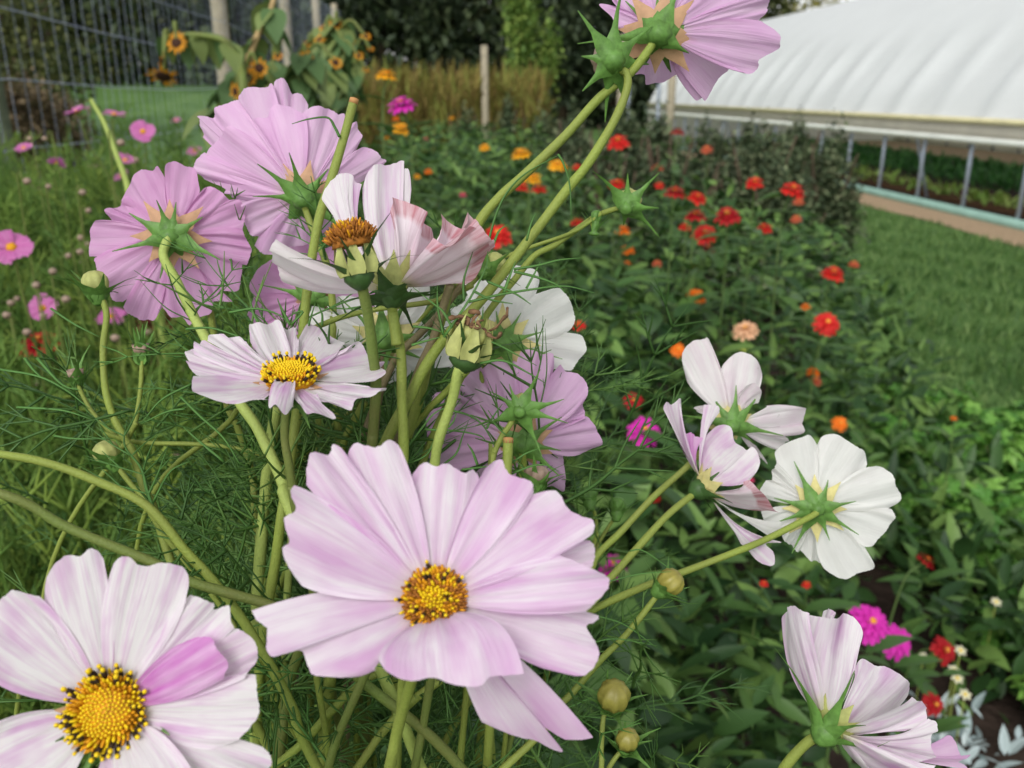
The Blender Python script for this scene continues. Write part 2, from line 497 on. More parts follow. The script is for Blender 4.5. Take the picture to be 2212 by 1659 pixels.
def petal(root, C, d, A, edge, mat, alpha=0.25, R=0.038, bend=0.06, camber=0.10, gw=2.2, i=0, curl=0.0,
          ruffle=0.0006, depth=None, name='petal', rng=RNG, nu=17, nv=37, pleat=0.00045, r0=0.004):
    ex = sum(p[0] for p in edge) / len(edge)
    ey = sum(p[1] for p in edge) / len(edge)
    e2 = catmull([Vector((p[0], p[1], 0)) for p in edge], nv)
    t = d + depth if depth is not None else solve_depth(C, A, ex, ey, d, alpha, R)
    rd = ray_dir(ex, ey)
    Em = CAM + rd * t
    L = Em - C
    Wd = A.cross(L)
    if Wd.length < 0.12 * L.length:
        Wd = L.cross(rd)
    Wd.normalize()
    N = L.normalized().cross(Wd).normalized()
    if N.dot(A) < 0: N = -N
    pts = []
    for p in e2:
        r = ray_dir(p.x, p.y)
        den = r.dot(N)
        tt = t
        if abs(den) > 0.3:
            tt = (Em - CAM).dot(N) / den
            tt = max(t - 0.014, min(t + 0.014, tt))
        pts.append(CAM + r * tt)
    # orient v so that it runs along +Wd
    if (pts[-1] - pts[0]).dot(Wd) < 0:
        Wd = -Wd
    ph = [rng.uniform(0, 6.28) for _ in range(5)]
    tw = rng.uniform(-0.05, 0.05) + 0.10
    lift = (0.0006 if i % 2 else -0.0004)
    ln = L.length
    B0 = C + (L - A * L.dot(A)).normalized() * r0 if (L - A * L.dot(A)).length > 0.2 * ln else C + L * 0.06
    mid = (B0 + Em) / 2 + N * (bend * 2 * ln)
    V, UV = [], []
    for a in range(nu):
        u = a / (nu - 1)
        ax = B0 * (1 - u) ** 2 + mid * (2 * u * (1 - u)) + Em * u * u
        g = 0.10 + 0.90 * (1 - (1 - u) ** gw)
        rest_f = u ** 2.4
        for b in range(nv):
            v = 2 * b / (nv - 1) - 1
            D = pts[b] - Em
            lat = D.dot(Wd)
            rest = D - Wd * lat
            s = ax + Wd * (lat * g) + rest * rest_f
            env = math.sin(math.pi * min(1, u * 1.05)) * 0.7 + 0.3 * u
            dn = camber * abs(lat) * abs(v) * g * (0.4 + 0.6 * (1 - u))
            dn += pleat * env * (math.cos(9.0 * v + ph[0]) + 0.5 * math.cos(17 * v + ph[1]))
            dn += ruffle * u ** 3 * (math.sin(4.5 * v + ph[2]) + .6 * math.sin(9 * v + ph[3])) * 2.0 + .0022 * (u - .5) * u * math.sin(2.2 * v + ph[4])
            dn += curl * max(0, u - 0.6) ** 2 * 6 * ln
            dn += tw * lat * g * 0.5 * (1 - 0.6 * u) + lift * (0.3 + 0.7 * u)
            if a == nu - 1: s = s + L * (rng.uniform(-.006, .004))
            V.append(s + N * dn)
            UV.append(((v + 1) / 2, u))
    F = [(a * nv + b, a * nv + b + 1, (a + 1) * nv + b + 1, (a + 1) * nv + b) for a in range(nu - 1) for b in range(nv - 1)]
    return obj(name, V, F, mat, root, uv=UV)

BU = [0, .12, .28, .42, .56, .76, 1.0]
BW = [.8, 1.05, 1.05, .66, .32, .18, .05]
IW = [.8, 1, 1, .85, .6, .3, .03]
def bract_mesh(B, dirv, N, length, width, curve, prof=BW, keel=0.25, tipcurl=0.0):
    """pointed bract from B along dirv, bending towards N by curve"""
    dirv = dirv.normalized()
    W = dirv.cross(N).normalized()
    N = W.cross(dirv).normalized()
    V, F = [], []
    for u, w in zip(BU, prof):
        c = B + dirv * (length * u) + N * (curve * length * u * u + tipcurl * length * max(0, u - .5) ** 2 * 4)
        h = w * width / 2
        for v in (-1, -.5, 0, .5, 1):
            V.append(c + W * (v * h) + N * (abs(v) * h * keel))
    for a in range(len(BU) - 1):
        for b in range(4):
            F.append((a * 5 + b, a * 5 + b + 1, (a + 1) * 5 + b + 1, (a + 1) * 5 + b))
    return V, F

def calyx(root, C, A, rad=0.0055, n=8, blen=0.016, bel=0.1, inner=None, imat=None, iel=0.3, ilen=0.014, bmat='bract',
          recurve=0.3, rng=RNG, wid=0.0046, phase=None):
    X, Y, A = frame(A)
    obj('receptacle', *lathe(C, A, [(-0.0074, 0.0014), (-0.0066, 0.0024), (-0.0056, rad * 0.55), (-0.0036, rad * 0.82), (-0.0005, rad * 0.8), (0.001, rad * 0.5)], 16, 8, 0.05), MAT[bmat], root)
    ph = rng.uniform(0, 6.28) if phase is None else phase
    for k in range(n):
        a = ph + 2 * math.pi * k / n + rng.uniform(-.2, .2)
        rdv = X * math.cos(a) + Y * math.sin(a)
        el = bel + rng.uniform(-.3, .3)
        dv = rdv * math.cos(el) + A * math.sin(el)
        nn = A * math.cos(el) - rdv * math.sin(el)
        e0 = el + .55
        dv = rdv * math.cos(e0) + A * math.sin(e0)
        nn = A * math.cos(e0) - rdv * math.sin(e0)
        V, F = bract_mesh(C - A * 0.0062 + rdv * (rad * 0.34), dv, nn, (blen + .002) * rng.uniform(.62, 1.12), wid * rng.uniform(1.05, 1.45), -.62 + recurve * rng.uniform(-.3, 1.0), prof=BW, keel=.4, tipcurl=rng.uniform(-.25, .35))
        obj('bract', V, F, MAT[bmat], root)
    if imat:
        for k in range(8):
            a = ph + 2 * math.pi * (k + .5) / 8 + rng.uniform(-.1, .1)
            rdv = X * math.cos(a) + Y * math.sin(a)
            el = iel + rng.uniform(-.06, .06)
            dv = rdv * math.cos(el) + A * math.sin(el)
            nn = A * math.cos(el) - rdv * math.sin(el)
            V, F = bract_mesh(C - A * 0.0012 + rdv * (rad * 0.5), dv, nn, ilen * .85 * rng.uniform(.8, 1.1), 0.0076, 0.05, IW, 0.1)
            obj('inner_bract', V, F, MAT[imat], root)

def floret_shape(c, dirv, r, h, sides=5, tip=0.6):
    X, Y, Z = frame(dirv)
    prof = [(0, r * .8), (h * .45, r), (h * .85, r * tip * 1.2), (h, r * tip * .6)]
    return lathe(c, dirv, prof, sides)

ANTHER = None
def disc(root, C, A, rad, style='fresh', dome=0.45, rng=RNG):
    global ANTHER
    X, Y, A = frame(A)
    obj('disc', *lathe(C, A, [(-0.001, rad * .98), (rad * dome * .3, rad * .9), (rad * dome * .75, rad * .6), (rad * dome, rad * .15)], 20), MAT['floret_orange' if style != 'dried' else 'floret_brown'], root)
    n = 300
    bins = {}
    anth = []
    for k in range(n):
        q = math.sqrt((k + .5) / n)
        a = k * 2.39996
        rr = q * rad
        z = rad * dome * (1 - q * q) ** .6
        rdv = X * math.cos(a) + Y * math.sin(a)
        c = C + rdv * rr + A * z
        dv = (A + rdv * (q * (1.1 if style != 'fresh' else .9)) + Vector((rng.uniform(-.2, .2), rng.uniform(-.2, .2), rng.uniform(-.2, .2)))).normalized()
        s = rad / 0.0085
        if style == 'fresh':
            if q < .62:
                m, h, r = 'floret', .0008 * s, .00040 * s
            else:
                m = 'floret' if rng.random() < .55 else 'floret_orange'
                h, r = rng.uniform(.0014, .0024) * s, .00045 * s
                if q > .7 and rng.random() < .24:
                    anth.append((c, dv, s * rng.uniform(.8, 1.2)))
        elif style == 'aged':
            m = 'floret' if (q < .35 or rng.random() < .12) else ('floret_brown' if rng.random() < .55 else 'floret_orange')
            h, r = rng.uniform(.0012, .0024) * s, .00050 * s
            if q > .35 and rng.random() < .05:
                anth.append((c, dv, s))
        else:
            m = 'floret' if (q < .3 and rng.random() < .7) else ('floret_brown' if rng.random() < .75 else 'floret_orange')
            h, r = rng.uniform(.0018, .0042) * s, .00050 * s
        bins.setdefault(m, []).append(floret_shape(c, dv, r, h))
    for m, ps in bins.items():
        tag(obj('disc_florets', *join(ps), MAT[m], root), kind='stuff')
    if ANTHER is None:
        V, F = join([lathe(Vector((0, 0, 0)), Vector((0, 0, 1)), [(0, .00035), (.0012, .00055), (.0022, .0006), (.0026, .0002)], 5)])
        ANTHER = make_mesh('anther', [tuple(v) for v in V], F, MAT['anther'])
        V, F = lathe(Vector((0, 0, 0.0025)), Vector((0, 0, 1)), [(0, .0003), (.0004, .00055), (.0009, .0005), (.0012, .0001)], 5)
        disc.tip = make_mesh('pollen_tip', [tuple(v) for v in V], F, MAT['floret'])
    o0 = parent_origin(root)
    for c, dv, s in anth:
        xx, yy, zz = frame(dv)
        M = Matrix.Translation(c - o0) @ Matrix((xx, yy, zz)).transposed().to_4x4() @ Matrix.Scale(s, 4)
        an = link_shared('anther', ANTHER, root, M)
        link_shared('pollen_tip', disc.tip, an, Matrix.Identity(4))

def to_ground(pts, spread=0.05, rng=RNG):
    """continue a stem from its last seen point down to the soil"""
    p, q = pts[-1], pts[-2]
    dv = (p - q).normalized()
    dv = Vector((dv.x, dv.y * .6 + .15, min(dv.z, -.2))).normalized()
    a = p + dv * 0.10
    b = a + Vector((dv.x * .1, dv.y * .08 + .03, -0.25))
    g = Vector((b.x + rng.uniform(-spread, spread), b.y + rng.uniform(0, spread), 0.0))
    return pts + [a, b, g]

def stem(root, pts, r0, r1, mat='stem', name='stem', n=None, rng=RNG, sides=9):
    n = n or 10 * len(pts)
    cp = catmull(pts, n)
    rad = [r0 + (r1 - r0) * (k / (n - 1)) for k in range(n)]
    rad = [r * (1 + 0.03 * math.sin(k * .45) + rng.uniform(-.012, .012)) for k, r in enumerate(rad)]
    return obj(name, *tube(cp, rad, sides), MAT[mat], root)

def thread_geo(pts, r, rng):
    n = 4 * len(pts)
    cp = catmull(pts, n)
    return tube(cp, [r * (1 - .75 * (k / (n - 1)) ** 2) for k in range(n)], 4, True, 0.6)

def feather(B, dv, up, length, pairs, rng, r=0.00055):
    """divided cosmos leaf: rachis with forked needle segments"""
    dv = dv.normalized()
    side = dv.cross(up).normalized()
    up = side.cross(dv).normalized()
    droop = rng.uniform(-.25, .25)
    ra = [B + dv * (length * s) + up * (droop * length * s * s) + side * (rng.uniform(-.05, .05) * length * s) for s in (0, .25, .5, .75, 1)]
    parts = [thread_geo(ra, r * 1.15, rng)]
    cp = catmull(ra, 20)
    for k in range(pairs):
        s = .22 + .66 * k / max(1, pairs - 1)
        c = cp[int(s * 19)]
        for sg in (-1, 1):
            l = length * (.48 - .28 * abs(s - .4)) * rng.uniform(.65, 1.1)
            a = rng.uniform(.5, .85)
            d2 = (dv * math.cos(a) + side * (sg * math.sin(a)) + up * rng.uniform(-.35, .45)).normalized()
            e = c + d2 * l + up * (rng.uniform(-.1, .25) * l)
            m = c + d2 * (l * .5)
            parts.append(thread_geo([c, m, e], r * .85, rng))
            if rng.random() < .75:
                d3 = (d2 + dv * rng.uniform(.4, .9) - side * (sg * .3) + up * rng.uniform(-.2, .3)).normalized()
                parts.append(thread_geo([c + d2 * (l * .4), c + d2 * (l * .4) + d3 * (l * .25), c + d2 * (l * .4) + d3 * (l * .5)], r * .75, rng))
            if rng.random() < .5:
                d3 = (d2 + side * (sg * .6) + up * rng.uniform(-.2, .3)).normalized()
                parts.append(thread_geo([c + d2 * (l * .55), c + d2 * (l * .55) + d3 * (l * .2), c + d2 * (l * .55) + d3 * (l * .38)], r * .7, rng))
    return join(parts)

def add_feathers(root, pts, count, rng, s0=.25, s1=.9, lmin=.035, lmax=.07):
    cp = catmull(pts, 60)
    for k in range(count):
        s = s0 + (s1 - s0) * (k + rng.random()) / count
        j = int(s * 58)
        c = cp[j]
        t = (cp[j + 1] - cp[j]).normalized()
        X, Y, Zv = frame(t)
        a = rng.uniform(0, 6.28)
        dv = (X * math.cos(a) + Y * math.sin(a)) * .85 - t * .5
        obj('leaf', *feather(c, dv, Vector((0, 0, 1)), rng.uniform(lmin, lmax), rng.choice((3, 4, 5)), rng), MAT['thread'], root)

# crops used for tracing: name -> (x0, y0, scale)
CR = dict(F=(0, 0, 1), A=(528.6, 935.2, .36765), c2=(379.5, 664.2, .2451), c3=(840.4, 542.2, .2451), c4=(1409.6, 704.8, .2451),
          c5=(1219.9, 0, .2451), c6=(840.4, 867.5, .2451), r00=(0, 0, 1 / 3), r10=(737.3, 0, 1 / 3), r20=(1474.7, 0, 1 / 3),
          r01=(0, 553, 1 / 3), r11=(737.3, 553, 1 / 3), r21=(1474.7, 553, 1 / 3), r02=(0, 1106, 1 / 3), r12=(737.3, 1106, 1 / 3),
          r22=(1474.7, 1106, 1 / 3), e=(338.9, 135.5, .28595), f=(576.1, 338.9, .2451))
def cv(crop, pts):
    x0, y0, s = CR[crop]
    return [(x0 + p[0] * s, y0 + p[1] * s) for p in pts]

def P3(crop, pts, d):
    """traced polyline -> world points; d is one depth or (start, end)"""
    q = cv(crop, pts)
    n = len(q)
    if isinstance(d, (int, float)): d = (d, d)
    return [P(x, y, d[0] + (d[1] - d[0]) * k / max(1, n - 1)) for k, (x, y) in enumerate(q)]

def cosmos(label, crop, centre, d, A, petals, mat, stem_pts, stem_crop='F', stem_d=None, sr=(0.0015, 0.0022), smat='stem', alpha=.25, R=.036,
           disc_r=None, disc_style='fresh', cal=None, bend=.06, camber=.1, ruffle=.0006, leaves=0, pleat=.00042, name='cosmos_flower', lspan=(.1, .5), ground=True, gw=2.2):
    cx, cy = cv(crop, [centre])[0]
    C = P(cx, cy, d)
    A = axis(*A)
    sp = P3(stem_crop, stem_pts, stem_d or d)
    sp = [C - A * 0.0066] + sp
    if ground: sp = to_ground(sp)
    root = empty(name, sp[-1], label, 'flower', 'tall cosmos flowers')
    for i, pt in enumerate(petals):
        kw = dict(alpha=alpha, R=R, bend=bend, camber=camber, ruffle=ruffle, pleat=pleat, gw=gw)
        m = mat
        cr = crop
        if isinstance(pt, dict):
            pt = dict(pt)
            edge = pt.pop('e')
            cr = pt.pop('c', crop)
            m = pt.pop('m', mat)
            kw.update(pt)
        else:
            edge = pt
        petal(root, C, d, A, cv(cr, edge), MAT[m], i=i, **kw)
    if disc_r:
        disc(root, C + A * .0012, A, disc_r, disc_style)
    ck = dict(imat='inner_tan')
    ck.update(cal or {})
    calyx(root, C - A * .001, A, **ck)
    stem(root, sp, sr[0], sr[1], smat)
    if leaves:
        add_feathers(root, sp, leaves, RNG, lspan[0], lspan[1])
    return root

# ------------------------------------------------------------------ foreground cosmos
big = cosmos('large pale pink cosmos facing out fully open with brown and gold centre', 'A', (1118, 985), .235, (0, .42, .9), [
    dict(e=[(1850, 700), (1980, 632), (2048, 650), (2060, 720), (2040, 795)], alpha=.05),
    [(330, 900), (250, 780), (222, 680), (262, 640), (230, 500), (300, 465), (267, 370), (285, 312), (360, 335)],
    [(360, 300), (368, 170), (400, 108), (490, 125), (520, 65), (570, 90), (606, 170)],
    [(610, 200), (608, 120), (650, 58), (765, 85), (860, 42), (920, 100), (975, 250)],
    [(985, 240), (1050, 175), (1130, 195), (1200, 185), (1285, 235), (1340, 215), (1380, 270)],
    [(1380, 290), (1430, 200), (1500, 148), (1555, 240), (1690, 290), (1703, 350)],
    [(1660, 370), (1800, 335), (1860, 370), (1915, 460), (2040, 510), (2045, 570), (1990, 630)],
    [(1840, 720), (1960, 760), (2100, 820), (2150, 890), (2100, 980), (2010, 1050)],
    dict(e=[(2000, 1070), (2080, 1070), (2060, 1110), (2015, 1130), (2060, 1220), (2085, 1310), (2040, 1390), (1960, 1425), (1760, 1385)], alpha=.0),
    dict(c='r12', e=[(900, 1350), (1100, 1440), (1260, 1490), (1400, 1560), (1440, 1550), (1315, 1395), (1440, 1465), (1610, 1445), (1480, 1360), (1300, 1240)], alpha=-.5, R=.05, bend=.05),
    dict(e=[(40, 1040), (75, 1105), (130, 1150), (125, 1250), (160, 1315), (250, 1300), (335, 1275), (370, 1360), (410, 1418), (650, 1430), (780, 1385)], alpha=-.05, depth=-.012),
    dict(e=[(795, 1370), (850, 1450), (990, 1475), (1110, 1445), (1220, 1455), (1390, 1495), (1460, 1450), (1640, 1420)], depth=-.022, bend=.14),
], 'petal_front', [(905, 1420), (880, 1500), (858, 1580), (838, 1680)], stem_d=(.25, .28), alpha=.28, R=.042, disc_r=.0082, disc_style='aged', bend=.02, camber=.06, leaves=0)

lowleft = cosmos('white and pink streaked cosmos with round yellow centre ringed by dark anthers', 'r02', (715, 1290), .235, (.05, .25, .96), [
    [(-60, 1090), (-100, 900), (-70, 680), (0, 560), (80, 508), (260, 545)],
    [(1225, 540), (1340, 550), (1400, 590), (1400, 630), (1490, 610), (1525, 750)],
    [(290, 600), (270, 480), (330, 360), (420, 285), (510, 285), (580, 240), (650, 300), (700, 400)],
    [(705, 410), (740, 330), (850, 275), (940, 345), (1050, 325), (1170, 350), (1230, 450), (1225, 560)],
    [(1380, 760), (1560, 765), (1660, 880), (1650, 970), (1610, 1070)],
    dict(e=[(1150, 860), (1290, 810), (1420, 840), (1495, 960), (1450, 1080)], m='petal_magenta', R=.03, alpha=.5),
    [(1600, 1060), (1660, 1060), (1675, 1200), (1650, 1350), (1560, 1470), (1380, 1540)],
    [(1560, 1465), (1700, 1530), (1750, 1610), (1720, 1680), (1600, 1720), (1300, 1720)],
    [(1300, 1780), (1100, 1880), (850, 1880), (600, 1800)],
    [(-60, 1385), (-150, 1500), (-100, 1650), (100, 1790), (400, 1850)],
], 'petal_streak', [(260, 1640), (280, 1760)], stem_d=(.26, .30), alpha=.2, R=.04, disc_r=.0098, disc_style='fresh', bend=.02, camber=.06, cal=dict(phase=.35, blen=.02))

side = cosmos('white cosmos with pink streaks seen from its side, yellow centre facing up', 'c2', (1015, 640), .30, (0.05, .86, .5), [
    dict(e=[(160, 400), (165, 320), (240, 305), (340, 350)], alpha=.05),
    [(280, 270), (300, 228), (410, 262), (450, 255), (560, 290), (620, 350)],
    [(655, 260), (648, 150), (700, 155), (780, 155), (870, 100), (930, 150), (950, 230)],
    [(955, 230), (970, 170), (1030, 158), (1065, 190), (1060, 260), (1085, 300)],
    [(1085, 300), (1130, 230), (1200, 180), (1300, 178), (1380, 250), (1480, 280), (1490, 320), (1430, 400)],
    dict(e=[(1500, 420), (1600, 370), (1660, 370), (1740, 470), (1840, 455), (1810, 520), (1855, 620), (1760, 660)], alpha=.1),
    dict(e=[(1700, 672), (1860, 742), (1780, 785), (1590, 805), (1530, 850), (1350, 850)], alpha=-.1),
    dict(e=[(1250, 800), (1330, 890), (1410, 990), (1250, 960), (1150, 890), (1080, 845)], depth=-.022),
    dict(e=[(820, 790), (700, 790), (500, 800), (200, 790), (150, 770), (150, 640), (200, 610)], depth=-.014, alpha=-.1),
    dict(e=[(180, 600), (95, 520), (120, 480), (85, 440), (150, 410), (250, 405)], alpha=.0),
    dict(e=[(1030, 830), (960, 890), (880, 885), (820, 865), (830, 780), (900, 690)], depth=-.018, bend=.2, R=.02),
], 'petal_streak', [(975, 900), (960, 1150), (1000, 1400), (1030, 1600), (1060, 1800)], 'c2', (.302, .315), sr=(.0014, .0017), smat='stem_dark', alpha=.22, R=.033, disc_r=.0088, disc_style='fresh', bend=-.02, camber=.08, gw=2.8,
    cal=dict(bel=.0))

backleft = cosmos('rose pink cosmos seen from behind with green star calyx and curving stem', 'r00', (1120, 1530), .37, (-.12, .22, -.96), [
    [(1075, 1170), (1080, 1080), (1130, 1050), (1200, 1075), (1270, 1100), (1295, 1230)],
    [(770, 1290), (840, 1200), (850, 1140), (910, 1095), (980, 1100), (1030, 1080), (1070, 1160)],
    [(715, 1430), (705, 1352), (765, 1345), (830, 1270)],
    [(590, 1660), (580, 1560), (590, 1460), (640, 1425), (720, 1440)],
    dict(c='r01', e=[(600, 20), (625, 60), (650, 160), (690, 210), (730, 290), (790, 300)]),
    dict(c='r01', e=[(800, 330), (850, 375), (900, 415), (950, 420), (1000, 415), (1040, 340)]),
    dict(c='r01', e=[(1050, 330), (1110, 395), (1170, 405), (1225, 450), (1280, 400), (1370, 365), (1385, 290)]),
    dict(c='r01', e=[(1385, 290), (1505, 300), (1440, 235), (1540, 225), (1560, 140), (1570, 60)]),
    [(1570, 1480), (1600, 1560), (1630, 1620), (1600, 1720)],
    [(1480, 1295), (1560, 1300), (1585, 1400), (1570, 1490)],
    [(1300, 1250), (1345, 1205), (1430, 1240), (1490, 1300)],
], 'petal_rose', [(353, 553), (383, 610), (413, 673), (447, 736), (512, 860), (551, 917), (583, 980), (612, 1046), (640, 1130)], 'F', (.362, .33), sr=(.0019, .0024), smat='stem_pale', alpha=.12, R=.034, bend=.04,
    cal=dict(bel=.1, blen=.015, ilen=.017, iel=.1, wid=.0056, rad=.0062), leaves=3, lspan=(.25, .5))

topmid = cosmos('big light pink cosmos cupped upward, seen from below beside a cut stem', 'e', (1110, 1010), .375, (-.12, .5, -.85), [
    dict(e=[(430, 420), (470, 340), (580, 280), (640, 300)], alpha=.75),
    dict(e=[(580, 340), (600, 230), (650, 200), (780, 180), (850, 145), (885, 185)], alpha=.8, depth=.035),
    dict(e=[(890, 185), (930, 130), (980, 150), (1010, 205), (1090, 235), (1150, 330)], alpha=.8, depth=.035),
    dict(e=[(330, 560), (300, 430), (320, 400), (425, 420)], depth=.022),
    dict(e=[(450, 900), (340, 880), (305, 820), (300, 760), (340, 680)], depth=.014),
    dict(e=[(1500, 670), (1570, 640), (1650, 660), (1690, 720), (1725, 745), (1640, 850)], depth=.014),
    dict(e=[(1440, 480), (1510, 450), (1530, 560), (1500, 660)], depth=.02),
    dict(e=[(1080, 400), (1160, 345), (1260, 345), (1310, 330), (1370, 380), (1420, 370), (1430, 450)], depth=.014),
    dict(e=[(720, 530), (740, 430), (830, 420), (850, 370), (910, 325), (1000, 325), (1110, 380)], depth=.006),
    dict(e=[(460, 920), (370, 760), (360, 660), (470, 560), (550, 478), (650, 520), (740, 570)], depth=.004),
    dict(e=[(530, 930), (540, 1010), (620, 1050)], depth=.012),
    dict(e=[(640, 1060), (650, 1180), (690, 1290), (800, 1330)], depth=.004),
    dict(e=[(730, 1400), (850, 1440), (1000, 1400), (1200, 1350)], depth=.012, m='petal_pink'),
    dict(e=[(1200, 1360), (1300, 1310), (1340, 1180)], depth=.014, m='petal_pink'),
], 'petal_pinkspot', [(662, 459), (679, 507), (708, 579), (720, 680), (722, 800)], 'F', (.372, .37), sr=(.0014, .0018), alpha=.6, R=.045, bend=-.05,
    cal=dict(bel=.25, blen=.019, ilen=.016, iel=.55, wid=.0052, rad=.006), leaves=2, lspan=(.3, .5))

wilt = cosmos('fading blush white cosmos with crumpled pink withered petal edges', 'f', (1105, 1150), .318, (-.03, .93, -.3), [
    dict(e=[(855, 240), (890, 130), (960, 80), (1080, 55), (1200, 30), (1210, 80), (1245, 130), (1260, 330)], depth=.022, m='petal_streak'),
    dict(e=[(500, 480), (485, 380), (540, 240), (620, 160), (710, 150), (790, 170), (850, 230)], depth=.018, m='petal_streak'),
    dict(e=[(1510, 640), (1600, 560), (1640, 600), (1700, 560), (1740, 620), (1790, 590), (1870, 570), (1900, 640)], depth=.01, ruffle=.002),
    dict(e=[(1880, 640), (1960, 680), (2020, 780), (1970, 860), (1900, 930), (1750, 1010)], depth=.002, ruffle=.0015),
    dict(e=[(1080, 560), (1130, 430), (1130, 360), (1200, 370), (1270, 470), (1330, 530), (1430, 600), (1520, 640)], depth=.004, ruffle=.002),
    dict(e=[(1480, 740), (1600, 720), (1800, 690), (1940, 760), (1980, 860), (1880, 950), (1700, 1040), (1500, 1100)], depth=-.006, ruffle=.0015),
    dict(e=[(70, 760), (30, 790), (40, 860), (50, 960), (110, 1000), (180, 1085)], depth=.0, m='petal_blush', R=.05),
], 'petal_wilt', [(1115, 1400), (1150, 1660)], 'f', .318, sr=(.0019, .0021), alpha=.7, R=.042, bend=-.06, pleat=.0009, ground=False,
    cal=dict(bel=.15, blen=.021, imat='inner_green', ilen=.019, iel=1.0, wid=.0055, rad=.0068, bmat='bract_dark'))
# its stem is lengthened past the crop
wp = P3('F', [(849, 680), (866, 760), (868, 860), (872, 970), (866, 1100)], (.318, .33))
stem(wilt, to_ground(wp), .0018, .0023, 'stem')

def seed_head(label, C, A, stem_pts, style='dried', smat='stem', sr=(.0018, .0022), dried=False, scale=1.0, group='spent cosmos heads'):
    A = A.normalized()
    sp = to_ground([C - A * .0066] + stem_pts)
    root = empty('cosmos_seed_head', sp[-1], label, 'seed head', group)
    calyx(root, C, A, rad=.0062 * scale, blen=.019 * scale, bel=.75, bmat='bract_dark', wid=.005 * scale, recurve=-.15)
    X, Y, A = frame(A)
    for k in range(8):       # swollen pale inner bracts forming the cup
        a = 2 * math.pi * k / 8 + .2
        rdv = X * math.cos(a) + Y * math.sin(a)
        V, F = bract_mesh(C - A * .002 + rdv * .0052 * scale, (A * 1.0 + rdv * .22), -rdv, .0135 * scale, .0058 * scale, .22, IW, -.5)
        obj('inner_bract', V, F, MAT['inner_green'], root)
    if not dried:
        disc(root, C + A * .0085 * scale, A, .0072 * scale, style, .75)
    else:
        obj('disc', *lathe(C, A, [(.003, .005), (.007, .0066), (.0095, .0055), (.0105, .002)], 14, 6, .08), MAT['inner_green'], root)
        for k in range(9):
            c = C + A * .010 + X * RNG.uniform(-.008, .008) + Y * RNG.uniform(-.008, .008)
            pts = [c]
            for j in range(4):
                pts.append(pts[-1] + Vector((RNG.uniform(-.003, .003), RNG.uniform(-.003, .003), RNG.uniform(-.0015, .003))))
            obj('withered_floret', *tube(catmull(pts, 10), [.0008 * RNG.uniform(.6, 1.5) for _ in range(10)], 5, True, .6), MAT['dried'], root)
    stem(root, sp, sr[0], sr[1], smat)
    return root

gC = P(*cv('f', [(800, 985)])[0], .292)
seed_head('spent cosmos head, petals gone, brown gold tuft above pale green cup', gC, axis(-.18, .95, .1), P3('F', [(779, 605), (795, 680), (805, 760), (812, 830), (806, 930), (800, 1010)], (.292, .33)), smat='stem_dark')
nC = P(*cv('c3', [(690, 900)])[0], .315)
seed_head('withered cosmos head with curled dry brown remains on its top', nC, axis(.25, .95, .1), P3('F', [(990, 800), (978, 860), (948, 950), (938, 1010), (925, 1100)], (.315, .335)), dried=True, smat='stem_pale', scale=1.15)

whiteL = cosmos('pure white cosmos seen from behind under the withered blush cosmos', 'F', (832, 735), .365, (.02, .2, -.97), [
    dict(c='c2', e=[(1290, 300), (1170, 190), (1165, 60), (1200, -10), (1300, 0)]),
    dict(c='c2', e=[(1300, -20), (1400, -80), (1560, -100), (1700, -60)]),
    dict(c='c3', e=[(60, 300), (200, 280), (340, 300), (355, 420), (290, 580)]),
    dict(c='c3', e=[(270, 600), (350, 700), (380, 850), (330, 960)]),
    dict(c='c2', e=[(1860, 600), (1880, 680), (1950, 660), (2000, 610), (2100, 540), (2220, 480)]),
    dict(c='c2', e=[(1290, 310), (1350, 380), (1430, 410), (1600, 440)]),
    dict(c='c2', e=[(1640, 560), (1740, 640), (1850, 640)]),
    dict(c='c2', e=[(1760, -80), (1900, -110), (2050, -60)]),
], 'petal_white', [(828, 800), (815, 880), (805, 980), (790, 1100)], stem_d=(.366, .37), alpha=.3, R=.032, bend=-.02, smat='stem_brown', cal=dict(imat='inner_yellow', bel=.2, blen=.017, iel=.25, ilen=.017))

whiteR = cosmos('white cosmos seen from behind with broad overlapping petals beside the dried head', 'c3', (1010, 800), .375, (.1, .15, -.98), [
    [(640, 260), (770, 200), (880, 290), (920, 350)],
    [(920, 230), (1010, 150), (1130, 120), (1280, 165), (1325, 250), (1300, 350)],
    [(1290, 380), (1480, 330), (1560, 400), (1620, 500), (1645, 590), (1600, 690), (1510, 755)],
    [(1520, 750), (1690, 740), (1740, 850), (1700, 940), (1640, 1020), (1580, 1050), (1460, 1040)],
    [(530, 600), (570, 500), (640, 470), (740, 380)],
    [(390, 1030), (330, 900), (380, 720), (480, 620)],
    [(520, 1040), (700, 1130), (900, 1150)],
    [(1000, 1150), (1150, 1180), (1350, 1060)],
], 'petal_white', [(1049, 775), (1041, 836), (1044, 898), (1061, 960), (1060, 1060)], 'F', (.378, .375), alpha=.25, R=.034, sr=(.0013, .0016), bend=-.02,
    cal=dict(imat='inner_yellow', bel=.2, blen=.018, iel=.25, ilen=.017))

